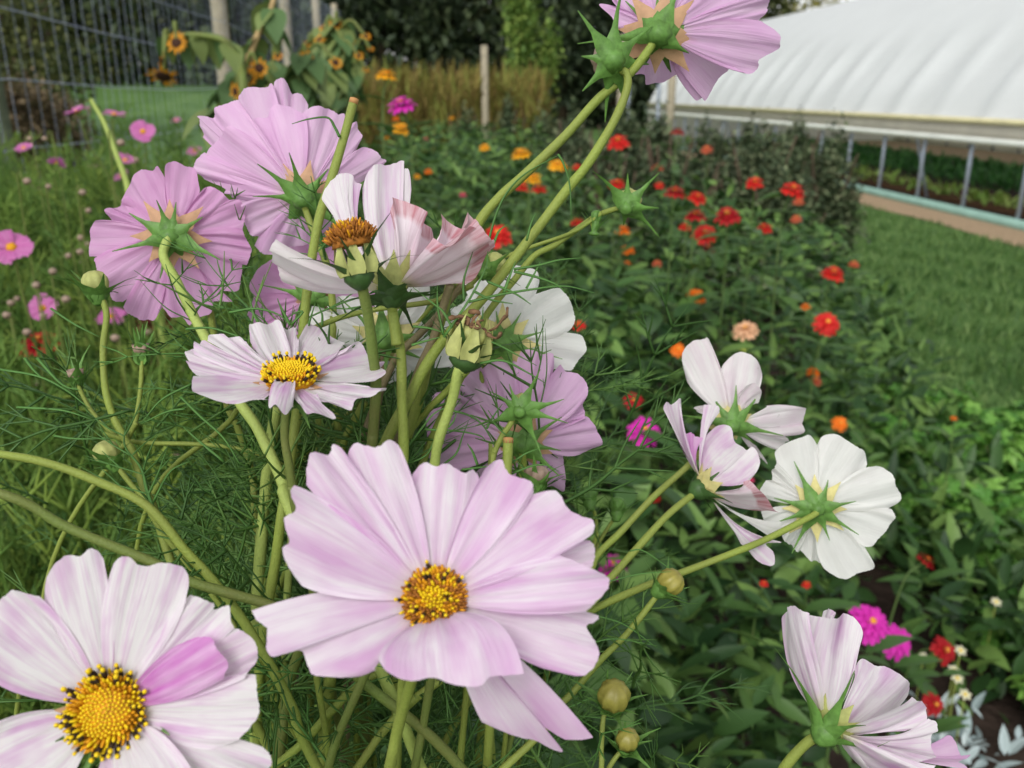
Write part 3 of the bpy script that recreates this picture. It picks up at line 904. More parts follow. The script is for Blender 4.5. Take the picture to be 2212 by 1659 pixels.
pinkmid = cosmos('soft pink cosmos seen from behind, low among feathery leaves and buds', 'c6', (1180, 350), .372, (.1, .3, -.95), [
    dict(c='c3', e=[(320, 1620), (335, 1430), (370, 1320), (400, 1260), (540, 1220)]),
    dict(c='c3', e=[(560, 1200), (600, 1120), (700, 1040), (800, 1020)]),
    dict(c='c3', e=[(810, 1050), (900, 990), (1060, 960), (1160, 1000)]),
    dict(c='c3', e=[(1130, 950), (1180, 870), (1290, 880), (1350, 910), (1440, 900), (1455, 1000), (1440, 1080)]),
    dict(c='c3', e=[(1440, 1100), (1500, 1000), (1560, 1060), (1660, 1080), (1740, 1160), (1750, 1250), (1710, 1350)]),
    dict(c='c3', e=[(1700, 1330), (1725, 1400), (1720, 1460), (1690, 1500)]),
    [(1700, 130), (1750, 135), (1800, 200), (1830, 260), (1870, 350), (1840, 420), (1700, 475)],
    [(1560, 460), (1545, 560), (1550, 700), (1520, 800), (1400, 770)],
    [(420, 620), (340, 500), (315, 330), (330, 250)],
    [(650, 760), (850, 800), (1050, 790)],
], 'petal_pink', [(1130, 1010), (1120, 1080), (1105, 1180)], stem_d=(.372, .38), alpha=.3, R=.038, bend=-.03, cal=dict(bel=.2, blen=.017, ilen=.016, iel=.3, wid=.0052, rad=.006))

pinkhid = cosmos('rose pink cosmos half hidden behind the cut stem and white petals', 'F', (680, 640), .40, (.15, .3, -.94), [
    [(545, 640), (548, 600), (580, 560), (600, 560)],
    [(585, 570), (610, 530), (650, 522), (690, 540)],
    [(690, 540), (740, 530), (790, 560)],
    [(548, 720), (538, 690), (545, 640)],
    [(560, 770), (545, 740), (548, 710)],
    [(580, 790), (640, 800), (680, 780)],
    [(700, 770), (760, 760), (790, 700)],
    [(800, 690), (810, 640), (790, 580)],
], 'petal_rose', [(690, 700), (695, 800), (690, 950)], stem_d=.41, alpha=.2, R=.033, bend=-.02)

topright = cosmos('pink cosmos seen from below at the end of a long arching stem', 'c5', (835, 290), .335, (.22, .45, -.86), [
    dict(e=[(590, 340), (500, 270), (430, 155), (308, 36), (480, 62)], alpha=.1),
    dict(e=[(490, 255), (600, 370), (690, 480)], alpha=.1),
    [(620, 620), (700, 690), (720, 760), (820, 720), (960, 685), (1045, 670)],
    [(1050, 690), (1090, 780), (1150, 880), (1220, 860), (1240, 878), (1330, 760), (1400, 660), (1465, 580)],
    [(1470, 570), (1590, 640), (1670, 630), (1710, 580), (1710, 520), (1880, 430), (1890, 380), (1880, 290), (1740, 190)],
    [(1715, 180), (1780, 110), (1810, 0), (1780, -80)],
    [(1700, -150), (1500, -300), (1300, -320)],
    [(1200, -300), (900, -330), (700, -250)],
    [(650, -220), (480, -100), (410, 0)],
], 'petal_pink', [(1408, 98), (1362, 157), (1293, 213), (1220, 294), (1135, 375), (1075, 430), (1035, 480), (985, 580), (955, 680), (930, 760), (905, 860)], 'F', (.333, .35), sr=(.0016, .0024), smat='stem', alpha=.25, R=.036, bend=-.02,
    cal=dict(bel=.35, blen=.020, ilen=.018, iel=.3, wid=.0052, rad=.0062))

chewed = cosmos('white cosmos with gaps and chewed dark marks on its petals', 'c4', (690, 850), .43, (.05, .35, -.93), [
    [(300, 480), (260, 300), (280, 200), (360, 130), (440, 115), (490, 105), (530, 220), (560, 330)],
    [(610, 450), (620, 350), (700, 260), (780, 225), (880, 260), (960, 340), (985, 420), (955, 520)],
    dict(e=[(800, 560), (850, 510), (920, 510), (955, 570), (930, 680)], alpha=1.0, R=.025, bend=.15, depth=-.008),
    [(960, 690), (1130, 690), (1330, 720), (1370, 750), (1355, 865), (1330, 870), (1345, 930), (1290, 965), (1150, 930)],
    [(1130, 940), (1200, 1000), (1180, 1050), (1100, 1080), (950, 1020)],
    [(930, 1080), (1005, 1195), (950, 1170), (880, 1100)],
    dict(e=[(450, 700), (390, 705), (375, 730), (440, 755)], depth=.012),
], 'petal_blush', [(1540, 950), (1483, 1009), (1410, 1075), (1340, 1150), (1290, 1200), (1240, 1280)], 'F', (.425, .40), alpha=.35, R=.036, bend=-.04, sr=(.0015, .0019),
    cal=dict(imat='inner_yellow', bel=.4, blen=.020, iel=.5, ilen=.013))

cupside = cosmos('blush white cosmos turned sideways with torn petal tips beside the chewed one', 'c4', (460, 1410), .40, (.85, .45, -.15), [
    dict(e=[(135, 720), (140, 660), (185, 685), (200, 650), (235, 690), (255, 800), (275, 930)], depth=.004),
    dict(e=[(280, 950), (325, 945), (405, 1010)], depth=.006, m='petal_magenta'),
    dict(e=[(430, 870), (480, 720), (510, 690), (600, 700), (610, 760)], depth=.012),
    dict(e=[(470, 960), (520, 880), (600, 855), (660, 880), (690, 1000), (790, 1060), (830, 1090), (880, 1060), (925, 1170), (900, 1260), (790, 1380)], depth=-.006, m='petal_streak', camber=.3),
    dict(e=[(800, 1390), (880, 1420), (960, 1460), (1060, 1560), (1120, 1610), (1000, 1640), (800, 1600)], depth=-.004, m='petal_wilt'),
    dict(c='r22', e=[(540, 90), (620, 100), (635, 120), (560, 170)], depth=.012, m='petal_white'),
    dict(c='r22', e=[(480, 120), (580, 170), (625, 215), (530, 215), (580, 270), (597, 335), (480, 300), (370, 210)], depth=.004),
], 'petal_streak', [(1508, 1060), (1444, 1111), (1380, 1180), (1310, 1258), (1230, 1340)], 'F', (.40, .36), sr=(.0015, .0019), alpha=.6, R=.038, bend=-.05, gw=3.0,
    cal=dict(imat='inner_yellow', bel=.6, blen=.016, iel=.7, ilen=.012, rad=.006, bmat='bract_dark'))

whiteQ = cosmos('bright white cosmos seen squarely from behind with yellow inner star', 'c4', (1430, 1590), .42, (.05, .08, -1), [
    [(1090, 1180), (1090, 1100), (1180, 1020), (1280, 985), (1370, 955), (1430, 1000), (1460, 1060)],
    [(1465, 1040), (1510, 970), (1600, 950), (1700, 1000), (1790, 1060), (1880, 1110), (1920, 1200), (1900, 1240)],
    [(1910, 1240), (2000, 1235), (2090, 1290), (2120, 1390), (2190, 1490), (2160, 1570), (2080, 1620)],
    dict(c='r22', e=[(1370, -10), (1375, 50), (1330, 130), (1250, 205), (1165, 225)]),
    dict(c='r22', e=[(1180, 230), (1230, 330), (1215, 380), (1120, 395), (1030, 430), (920, 370), (900, 320)]),
    dict(c='r22', e=[(890, 330), (830, 310), (770, 260), (740, 240)]),
    dict(c='r22', e=[(750, 255), (690, 215), (640, 150)]),
    dict(c='r22', e=[(620, 140), (560, 110), (525, 50), (510, 0)]),
    [(950, 1500), (942, 1430), (1010, 1365), (1070, 1350)],
    [(1060, 1370), (1063, 1260), (1095, 1200)],
], 'petal_white', [(1751, 1116), (1665, 1160), (1605, 1186), (1475, 1236), (1394, 1266), (1277, 1319), (1200, 1370)], 'F', (.412, .36), sr=(.0015, .0018), alpha=.12, R=.035, bend=.03,
    cal=dict(imat='inner_yellow', bel=.1, blen=.019, iel=.12, ilen=.017))

lowright = cosmos('pink and white cosmos turned away sideways with long green bracts near zinnias', 'r22', (955, 1385), .315, (.68, .62, -.35), [
    dict(e=[(660, 760), (632, 670), (680, 620), (740, 607), (805, 655)], depth=.016),
    dict(e=[(870, 690), (930, 622), (975, 690)], depth=.016),
    dict(e=[(1610, 1510), (1700, 1445), (1770, 1480), (1830, 1560), (1865, 1580), (1780, 1640), (1850, 1700)], depth=.014, m='petal_pink'),
    dict(e=[(760, 940), (752, 1000), (790, 1090)], depth=.012),
    dict(e=[(740, 850), (745, 760), (800, 670), (870, 680), (990, 690), (1060, 655), (1110, 680), (1145, 760), (1150, 840), (1120, 950)], depth=.004),
    dict(e=[(1120, 1040), (1200, 980), (1270, 1010), (1340, 1010), (1430, 1070), (1490, 1140), (1490, 1210)], depth=.004),
    dict(e=[(1490, 1200), (1560, 1240), (1590, 1300), (1560, 1350), (1430, 1390)], depth=-.002),
    dict(e=[(1590, 1330), (1650, 1370), (1640, 1440), (1610, 1500), (1640, 1600), (1500, 1650)], depth=-.003),
    dict(e=[(1640, 1640), (1560, 1760), (1380, 1760), (1200, 1700)], depth=-.006),
], 'petal_streak', [(1784, 1583), (1741, 1606), (1694, 1659), (1660, 1720)], 'F', (.317, .33), sr=(.0019, .0021), alpha=.6, R=.04, bend=-.06, camber=.15, gw=3.4,
    cal=dict(imat='inner_green', bel=.55, blen=.026, iel=.8, ilen=.016, rad=.0065, bmat='bract'))

# ------------------------------------------------------------------ buds
def bud(label, x, y, d, A, stem_pts, r=.005, skin='bud', sr=(.0009, .0013), smat='stem', crop='F', blen=.014, bel=.55, ground=True, leaves=0, wid=.0045, stem_d=None, egg=1.0, group='cosmos buds'):
    A = axis(*A)
    C = P(x, y, d)
    sp = [C - A * .0058] + P3(crop, stem_pts, stem_d or d)
    if ground: sp = to_ground(sp)
    root = empty('cosmos_bud', sp[-1], label, 'bud', group)
    calyx(root, C, A, rad=r * .95, blen=blen, bel=bel, wid=wid)
    obj('bud_head', *lathe(C, A, [(-.003, r * .4), (-.001, r * .88), (.001 + .2 * r, r), (r * .75 * egg, r * .96), (r * 1.15 * egg, r * .72), (r * 1.35 * egg, r * .36), (r * 1.38 * egg, r * .1)], 32, 8, .07), MAT[skin], root)
    stem(root, sp, sr[0], sr[1], smat)
    if leaves: add_feathers(root, sp, leaves, RNG, .1, .5, .03, .055)
    return root

bud('round olive bud with spread bracts on its own short stem', 1324, 1513, .34, (.12, .9, .42), [(1304, 1549), (1299, 1620), (1297, 1700)], .0062, bel=.5)
bud('smaller olive bud beside the round olive one', 1354, 1603, .345, (.1, .85, .5), [(1335, 1630), (1310, 1670), (1300, 1720)], .0045, bel=.6, blen=.011)
bud('tan bud on the branch that carries the squarely seen white cosmos', 1440, 1264, .36, (.6, .5, .1), [(1414, 1293), (1354, 1369), (1297, 1426), (1237, 1496), (1204, 1529), (1180, 1570)], .0054, 'bud', bel=.6, stem_d=(.36, .35), sr=(.0012, .0018))
bud('green star shaped bud seen from behind over soft pink petals', 1125, 878, .34, (.1, .35, -.93), [(1118, 890), (1100, 920), (1083, 945), (1066, 985), (1060, 1040)], .0045, 'inner_green', bel=.05, blen=.013, sr=(.0011, .0013), wid=.0038)
bud('bud with broad bracts below the soft pink cosmos', 1158, 1030, .345, (.1, .9, -.1), [(1155, 1060), (1150, 1110)], .0050, 'bud_mauve', egg=.7, bel=.75, blen=.016, wid=.0062)
bud('drooping bud with wide green bracts on a hooked stem beside the arching stem', 1318, 130, .33, (-.25, .35, -.9), [(1338, 150), (1352, 157), (1356, 181), (1345, 220), (1318, 277), (1269, 355), (1227, 407), (1120, 547), (1036, 652), (963, 728), (914, 800), (884, 861), (840, 940), (800, 1050), (775, 1180)], .0062, 'bud_mauve', bel=.2, blen=.016, wid=.0058, sr=(.0014, .0027), stem_d=(.33, .335), smat='stem')
bud('pale green open bud on a side twig over the red zinnias', 1358, 438, .355, (.25, .5, -.6), [(1335, 450), (1287, 467), (1240, 500), (1197, 530), (1154, 553), (1110, 606), (1073, 650), (1041, 699), (1020, 760)], .0048, 'inner_green', bel=.3, blen=.014, wid=.005, sr=(.001, .0018), smat='stem')
bud('tiny bud at the fork of the side twig', 1288, 470, .352, (.1, .8, .1), [(1275, 478), (1262, 488)], .0022, 'bract', bel=.8, blen=.009, wid=.002, sr=(.0007, .0009), ground=True)
bud('bud tucked behind the withered blush petals', 1062, 575, .35, (.5, .5, -.3), [(1040, 590), (1010, 620), (973, 640)], .0045, 'inner_green', bel=.5, blen=.014, sr=(.001, .0013))
bud('blurred bud with thin bracts right of the large pale cosmos', 1272, 1075, .46, (-.1, .8, -.3), [(1285, 1110), (1288, 1150), (1275, 1200)], .0045, 'bract', bel=.7, blen=.015, wid=.003)
bud('blurred spiky bud near thin bracted one', 1333, 1098, .47, (.1, .85, -.2), [(1320, 1130), (1290, 1180), (1275, 1230)], .0045, 'bract', bel=.7, blen=.015, wid=.003)
bud('green bud at the top of the forked left stem', 208, 622, .36, (-.15, .9, .05), [(217, 640), (230, 680), (223, 753), (227, 836), (243, 896), (267, 943), (287, 980), (310, 1050), (333, 1100), (367, 1206), (400, 1300)], .0052, 'inner_green', bel=.6, blen=.015, sr=(.0012, .0021), wid=.0055)
bud('small dark bud on the right fork of the left stem', 305, 752, .365, (.0, .95, .2), [(307, 780), (303, 846), (290, 923), (275, 950)], .0036, 'bud_mauve', egg=.45, bel=.95, blen=.016, sr=(.0009, .0012), wid=.005)
bud('small flat bud on the left fork among needle leaves', 163, 806, .37, (-.05, .95, .2), [(167, 830), (197, 886), (247, 940), (270, 950)], .0033, 'bud_mauve', egg=.45, bel=.9, blen=.014, sr=(.0008, .0011), wid=.004)
bud('nodding bud below the fork of the left stem', 235, 985, .352, (-.45, .75, .1), [(250, 1003), (283, 1046), (320, 1086), (345, 1140)], .0048, 'inner_green', bel=.4, blen=.014, sr=(.001, .0013), wid=.005)

# ------------------------------------------------------------------ bare stems
def bare(label, crop, pts, d, r0, r1, mat='stem', cut=False, leaves=0, ground=True, lspan=(.1, .6)):
    sp = P3(crop, pts, d)
    if ground: sp = to_ground(sp)
    root = empty('cosmos_plant', sp[-1], label, 'plant', 'bare cosmos stalks')
    stem(root, sp, r0, r1, mat)
    if cut:
        t = (sp[0] - sp[1]).normalized()
        obj('cut_end', *lathe(sp[0], t, [(-.0015, r0 * 1.04), (.0004, r0 * 1.03), (.0007, r0 * .5)], 10), MAT['cut'], root)
    if leaves: add_feathers(root, sp, leaves, RNG, lspan[0], lspan[1])
    return root

cutst = bare('thick yellow green stem cut off at the top, beside the big cupped cosmos', 'F', [(765, 215), (745, 290), (715, 390), (690, 470), (672, 570), (658, 680), (650, 800), (640, 900), (620, 1050), (600, 1180)], (.336, .35), .0017, .0023, 'stem', True, 3, lspan=(.3, .55))
obj('leaf', *thread_geo(P3('e', [(1380, 560), (1345, 490), (1290, 415), (1150, 425), (1020, 462)], .335), .0009, RNG), MAT['thread'], cutst)
bare('short stub of a cut stem behind the large pale cosmos', 'F', [(1098, 948), (1095, 1019), (1090, 1100)], .33, .0019, .0021, 'stem', True)
long1 = bare('long bending stem running in from the left, forking by the needle leaves', 'F', [(-160, 960), (0, 981), (100, 1000), (200, 1036), (317, 1093), (400, 1189), (467, 1263), (533, 1353), (583, 1436), (633, 1533), (665, 1620)], (.30, .33), .0014, .0022, 'stem', leaves=2)
long2 = bare('lower long stem running in from the left under the forked one', 'F', [(-160, 1015), (0, 1066), (67, 1093), (133, 1133), (233, 1176), (333, 1216), (410, 1256), (500, 1283), (597, 1313), (700, 1370), (760, 1450)], (.29, .32), .0016, .0021, 'stem_dark')
STALKS = ['brownish stalk leaning beside the spent head', 'brownish stalk crossing behind the white petals', 'short green stalk under the withered head', 'thick pale stalk below the side-facing cosmos', 'slim pale stalk beside the thick pale one', 'green stalk leaning left under the white cosmos', 'thin dark stalk under the spent head', 'slim stalk left of the side-facing cosmos', 'light stalk just below the large pale cosmos', 'dark stalk under the right half of the large pale cosmos', 'dark leaning stalk below the left petals of the large pale cosmos', 'thin light stalk beside the streaked cosmos', 'thick dark stalk rising between the two front cosmos', 'green stalk under the drooping petal', 'green stalk hidden behind the large pale cosmos', 'dark leaning stalk near the olive buds']
for k, (pts, d, r, m, lv) in enumerate([
    ([(973, 616), (958, 660), (938, 726), (905, 800), (870, 900), (850, 1000)], .325, .0018, 'stem_brown', 1),
    ([(1000, 612), (938, 690), (865, 763), (842, 800), (800, 900), (770, 1000)], .345, .0016, 'stem_brown', 1),
    ([(1010, 800), (960, 850), (910, 900), (860, 960)], .34, .0016, 'stem', 1),
    ([(597, 880), (580, 1000), (573, 1070), (560, 1230), (555, 1330)], .36, .0027, 'stem_pale', 4),
    ([(649, 872), (644, 946), (637, 1027), (630, 1150), (620, 1320)], .37, .0018, 'stem_pale', 3),
    ([(788, 868), (742, 958), (730, 1050), (715, 1150)], .36, .0018, 'stem', 3),
    ([(812, 875), (803, 963), (795, 1060)], .365, .0014, 'stem_dark', 2),
    ([(452, 660), (465, 740), (485, 860), (517, 934), (546, 1032), (556, 1150)], .385, .0017, 'stem', 3),
    ([(870, 1450), (862, 1560), (850, 1690)], .30, .0016, 'stem', 1),
    ([(935, 1440), (915, 1560), (890, 1690)], .32, .0018, 'stem_dark', 2),
    ([(797, 1440), (730, 1590), (700, 1690)], .31, .0017, 'stem_dark', 2),
    ([(680, 1440), (700, 1560), (720, 1690)], .33, .0014, 'stem', 2),
    ([(655, 1380), (620, 1500), (600, 1690)], .35, .0024, 'stem_dark', 3),
    ([(1010, 1480), (1000, 1580), (990, 1690)], .36, .0016, 'stem', 3),
    ([(700, 1000), (695, 1100), (690, 1250), (680, 1400)], .40, .0018, 'stem', 4),
    ([(1180, 1480), (1110, 1580), (1080, 1690)], .37, .0016, 'stem_dark', 3)]):
    bare(STALKS[k], 'F', pts, (d, d + .02), r * .9, r, m, leaves=lv, lspan=(.0, .75))

# traced needle leaves
def needles(root, crop, lines, d, r=.0007):
    for ln in lines:
        obj('leaf', *thread_geo(P3(crop, ln, d), r, RNG), MAT['thread'], root)
needles(topright, 'r10', [[(930, 1659), (1000, 1400), (1080, 1240), (1200, 1120), (1410, 1005)], [(1405, 1000), (1440, 1060), (1480, 1200), (1490, 1420)], [(980, 1600), (1020, 1500), (1075, 1455)], [(1200, 1560), (1230, 1450), (1262, 1380)]], .325, .0008)
needles(wilt, 'c3', [[(480, 760), (700, 440), (850, 150), (870, 0)], [(660, 440), (660, 250), (740, 0)], [(700, 450), (950, 390), (1250, 340), (1550, 310), (1810, 370)], [(1100, 160), (1300, 130), (1500, 80), (1700, 62)],
                     [(530, 755), (700, 755), (900, 800), (1100, 900), (1300, 1010)], [(800, 990), (1000, 965), (1200, 1060), (1380, 1165)], [(480, 740), (430, 500), (425, 310)], [(1010, 370), (1060, 230), (1115, 90)], [(1210, 330), (1270, 220), (1335, 95)],
                     [(210, 665), (350, 680), (470, 715)], [(740, 350), (900, 430), (1090, 465)], [(1100, 180), (1300, 230), (1480, 300), (1555, 375)], [(560, 680), (480, 540), (400, 470), (210, 320)], [(700, 740), (810, 620), (830, 490)], [(870, 270), (1100, 370), (1250, 470)], [(200, 830), (300, 800), (450, 760)]], .312, .00085)
needles(long1, 'r01', [[(0, 735), (250, 780), (430, 870), (580, 990)], [(110, 980), (400, 1000), (600, 1060)], [(350, 1165), (500, 1185), (730, 1182)], [(1240, 830), (1050, 930), (920, 1080)], [(160, 660), (220, 740), (290, 805)], [(240, 660), (400, 830), (520, 870)],
                       [(330, 340), (480, 440), (645, 525)], [(1200, 990), (1080, 1010), (910, 1090)], [(1450, 1330), (1280, 1190), (1190, 1110)], [(1170, 910), (1300, 1040), (1450, 1180), (1560, 1360)], [(960, 1580), (930, 1400), (980, 1240), (1020, 1165)], [(990, 1600), (1100, 1400), (1230, 1330)]], .345, .0008)
needles(backleft, 'c2', [[(90, 190), (300, 180), (480, 230), (650, 295)], [(470, 45), (700, 10), (900, 60), (1010, 155)], [(740, 150), (690, 60), (660, -60)], [(1010, 155), (960, 60), (900, -60)], [(1160, 200), (1190, 90), (1230, -40)], [(1290, 160), (1290, 60), (1250, -30)], [(1020, 150), (1120, 40), (1050, 50), (990, 90)]], .33, .0008)
needles(pinkmid, 'c6', [[(320, 245), (600, 260), (800, 300), (860, 360)], [(160, 550), (330, 470), (400, 330), (430, 210)], [(150, 420), (300, 220), (420, 90), (640, 10)], [(560, 80), (700, 120), (820, 200), (900, 330), (930, 400)], [(520, 230), (570, 170), (600, 80)], [(860, 240), (920, 130), (1000, 20)], [(470, 560), (590, 460), (650, 300), (700, 170)],
                          [(640, 600), (800, 580), (880, 570)], [(1080, 540), (1200, 460), (1330, 410)], [(1070, 640), (1250, 570), (1380, 560), (1500, 615)], [(780, 560), (740, 450), (690, 370)], [(920, 180), (990, 260), (1080, 330)]], .335, .00075)
needles(cupside, 'F', [[(1200, 1540), (1290, 1500), (1340, 1470)], [(1260, 1490), (1300, 1500), (1370, 1560)], [(1270, 1390), (1330, 1380), (1420, 1395)], [(1360, 1190), (1390, 1190), (1450, 1230)], [(1300, 1260), (1380, 1240), (1450, 1235)], [(1290, 1330), (1350, 1350), (1420, 1400)]], .35, .0006)

# uncounted feathery leaves low in the clump
def merge_scatter(templates, Ms, rnds):
    Vs, Fs, Rs = [], [], []
    off = 0
    for M, r, k in zip(Ms, rnds, range(len(Ms))):
        V, F = templates[k % len(templates)]
        W = V @ M[:3, :3].T + M[:3, 3]
        Vs.append(W)
        Fs.append(F + off)
        Rs.append(np.full(len(V), r))
        off += len(V)
    return np.concatenate(Vs), np.concatenate(Fs), np.concatenate(Rs)

def to_np(V, F):
    V = np.array([tuple(v) for v in V])
    F = [q for q in F if len(q) == 4]
    return V, np.array(F)

def rot_mat(rng, tilt, scale):
    M = Matrix.Rotation(rng.uniform(0, 6.28), 3, 'Z') @ Matrix.Rotation(tilt, 3, 'Y') @ Matrix.Rotation(rng.uniform(0, 6.28), 3, 'X')
    A = np.array(M) * scale
    out = np.eye(4)
    out[:3, :3] = A
    return out

RF = random.Random(11)
feather_tpl = [to_np(*feather(Vector((0, 0, 0)), Vector((1, 0, 0)), Vector((0, 0, 1)), .06, 4, RF, .0006)) for _ in range(10)]
Ms, rn = [], []
for k in range(620):
    d = RF.uniform(.36, .62)
    x = RF.gauss(800, 240); y = RF.uniform(880, 1800)
    if y < 1000 and RF.random() < .4: continue
    M = rot_mat(RF, RF.uniform(-1.3, .1), RF.uniform(.8, 1.5))
    M[:3, 3] = P(x, y, d)
    Ms.append(M); rn.append(RF.random() * .75)
for k in range(260):
    d = RF.uniform(.34, .5)
    x = RF.uniform(430, 1240); y = RF.uniform(600, 1100)
    if RF.random() < .5: continue
    M = rot_mat(RF, RF.uniform(-1.4, .1), RF.uniform(.6, 1.1)); M[:3, 3] = P(x, y, d + .06)
    Ms.append(M); rn.append(RF.random() * .6)
V, F, R = merge_scatter(feather_tpl, Ms, rn)
MAT['thread_near'] = leaf_mat('thread_near', srgb(54, 88, 40), srgb(84, 122, 56), srgb(128, 158, 84), 0.5, 0.15)
tag(obj('cosmos_foliage', V, F, MAT['thread_near'], rnd=R), 'feathery green needle foliage filling the foot of the cosmos clump', 'foliage', kind='stuff')

# ------------------------------------------------------------------ leaf templates
def leaf_tpl(L=1.0, W=.35, fold=.25, droop=.25, n=5, tip=1.0):
    V, F = [], []
    for a in range(n + 1):
        u = a / n
        w = W / 2 * (math.sin(math.pi * (u ** .75)) ** .8 if 0 < u < 1 else 0.03)
        for v in (-1, 0, 1):
            V.append(Vector((L * u, v * w, fold * w * abs(v) - droop * L * u * u)))
    for a in range(n):
        for b in range(2):
            F.append((a * 3 + b, a * 3 + b + 1, (a + 1) * 3 + b + 1, (a + 1) * 3 + b))
    return V, F

def lobed_tpl():
    V, F = [], []
    parts = []
    for a, l, w in ((0, 1, .42), (.75, .62, .34), (-.75, .62, .34), (1.5, .4, .28), (-1.5, .4, .28)):
        v, f = leaf_tpl(l, w, .3, .25, 4)
        R = Matrix.Rotation(a, 3, 'Z')
        b = Vector((.28 if abs(a) < 1 and a != 0 else (.1 if abs(a) > 1 else 0), 0, 0))
        parts.append(([b + R @ p for p in v], f))
    return join(parts)

def quad_tpl():
    V = [Vector((0, 0, 0)), Vector((.5, .28, .06)), Vector((1, 0, -.05)), Vector((.5, -.28, .06))]
    return V, [(0, 1, 2, 3)]

def np_tpls(fs):
    return [to_np(*f) for f in fs]
TPL_LEAF = np_tpls([leaf_tpl(1, .34, .3, .15), leaf_tpl(1, .42, .2, .35), leaf_tpl(1, .28, .4, .05)])
TPL_THIN = np_tpls([leaf_tpl(1, .07, .2, .2), leaf_tpl(1, .05, .2, .05)])
TPL_LOBED = np_tpls([lobed_tpl()])
TPL_QUAD = np_tpls([quad_tpl()])
TPL_BLADE = [(np.array([[0, -.5, 0], [0, .5, 0], [.45, .3, .9], [.45, -.2, .9]]) * np.array([.6, .16, 1]), np.array([[0, 1, 2, 3]]))]

def batch(tpl, pos, size, tilt, rng=NR, yaw=None):
    """many copies of small leaf templates as arrays"""
    n = len(pos)
    yaw = rng.uniform(0, 2 * np.pi, n) if yaw is None else yaw
    cy, sy, ct, st = np.cos(yaw), np.sin(yaw), np.cos(tilt), np.sin(tilt)
    roll = rng.uniform(-.6, .6, n)
    cr, sr_ = np.cos(roll), np.sin(roll)
    Vs, Fs, Rs = [], [], []
    rnd = rng.random(n)
    off = 0
    kind = rng.integers(0, len(tpl), n)
    for k, (V, F) in enumerate(tpl):
        ix = np.where(kind == k)[0]
        if len(ix) == 0: continue
        v = V[None] * size[ix][:, None, None]
        x, y, z = v[..., 0], v[..., 1], v[..., 2]
        c, s = cr[ix][:, None], sr_[ix][:, None]
        y, z = y * c - z * s, y * s + z * c
        c, s = ct[ix][:, None], st[ix][:, None]
        x, z = x * c - z * s, x * s + z * c
        c, s = cy[ix][:, None], sy[ix][:, None]
        x, y = x * c - y * s, x * s + y * c
        W = np.stack([x, y, z], -1) + pos[ix][:, None, :]
        Vs.append(W.reshape(-1, 3))
        m = len(V)
        Fs.append((F[None] + (np.arange(len(ix)) * m)[:, None, None]).reshape(-1, F.shape[1]) + off)
        Rs.append(np.repeat(rnd[ix], m))
        off += len(ix) * m
    return np.concatenate(Vs), np.concatenate(Fs), np.concatenate(Rs)

def np_obj(name, V, F, R, mat, parent=None, smooth=False):
    if parent is not None:
        V = V - np.array(parent_origin(parent))
    o = bpy.data.objects.new(name, make_mesh(name, V, F, mat, smooth=smooth, rnd=R))
    COL.objects.link(o)
    if parent is not None: o.parent = parent
    return o

# ------------------------------------------------------------------ lawn blades
n = 90000
yy = NR.uniform(2.2, 15, n) ** 1.0
xx = NR.uniform(.9, 7.2, n)
def bed_right(y):
    return np.interp(y, [-1, 2.2, 4.0, 7.0, 10.4, 14], [1.5, 1.9, 2.1, 2.9, 3.7, 3.9])
base_x = 6.24 - .0784 * (yy - 10.64) - .8
keep = (xx > bed_right(yy) - .15) & (xx < base_x) & (NR.random(n) < np.clip(7.0 / yy, .15, 1))
pos = np.stack([xx[keep], yy[keep], np.zeros(keep.sum()) + .002], -1)
V, F, R = batch(TPL_BLADE, pos, NR.uniform(.03, .085, len(pos)) * (.7 + .5 * np.sin(pos[:, 0] * 3.1 + pos[:, 1] * 2.3) ** 2), NR.uniform(-.6, .6, len(pos)))
tag(np_obj('lawn_grass', V, F, R, MAT['grass']), 'short green lawn grass between the flower bed and the gravel strip', 'grass', kind='stuff')

# ------------------------------------------------------------------ trees
def crown_pts(n, c, r, rng, clumps=26, shell=.55):
    cs = []
    for _ in range(clumps):
        v = rng.normal(size=3); v /= np.linalg.norm(v)
        cs.append(np.array(c) + v * np.array(r) * rng.uniform(shell, 1.0))
    cs = np.array(cs)
    k = rng.integers(0, clumps, n)
    cr = rng.uniform(.22, .38, clumps)
    p = cs[k] + rng.normal(size=(n, 3)) * .55 * cr[k][:, None] * np.array(r)
    return p

def tree(name, label, group, x, y, h, rx, mat, n=9000, leaf=.35, low=.12, seed=0, ry=None, clumps=30, gold=False):
    rng = np.random.default_rng(seed)
    z0 = ground_z(x, y) - .1
    root = empty(name, (x, y, z0), label, 'tree', group)
    cz = h * (low + (1 - low) / 2)
    pr = random.Random(seed)
    pts = [Vector((x, y, z0)), Vector((x + pr.uniform(-.2, .2), y, z0 + h * .35)), Vector((x + pr.uniform(-.4, .4), y, z0 + h * .85))]
    parts = [tube(catmull(pts, 9), [h * .022 * (1 - .8 * k / 8) for k in range(9)], 8)]
    for k in range(7):
        a = pr.uniform(0, 6.28); s = pr.uniform(.25, .7)
        b = Vector((x, y, z0 + h * s))
        e = b + Vector((math.cos(a) * rx * .7, math.sin(a) * rx * .7, h * .16))
        parts.append(tube(catmull([b, (b + e) / 2 + Vector((0, 0, -.1)), e], 6), [h * .009 * (1 - .7 * j / 5) for j in range(6)], 6))
    obj('trunk', *join(parts), MAT['bark'], root)
    p = crown_pts(n, (x, y, z0 + cz), (rx, ry or rx, h * (1 - low) / 2), rng, clumps, .35)
    p = p[p[:, 2] > z0 + .15]
    V, F, R = batch(TPL_QUAD, p, rng.uniform(.6, 1.3, len(p)) * leaf, rng.uniform(-1.2, 1.2, len(p)), rng)
    np_obj('crown', V, F, R, MAT[mat], root)
    return root

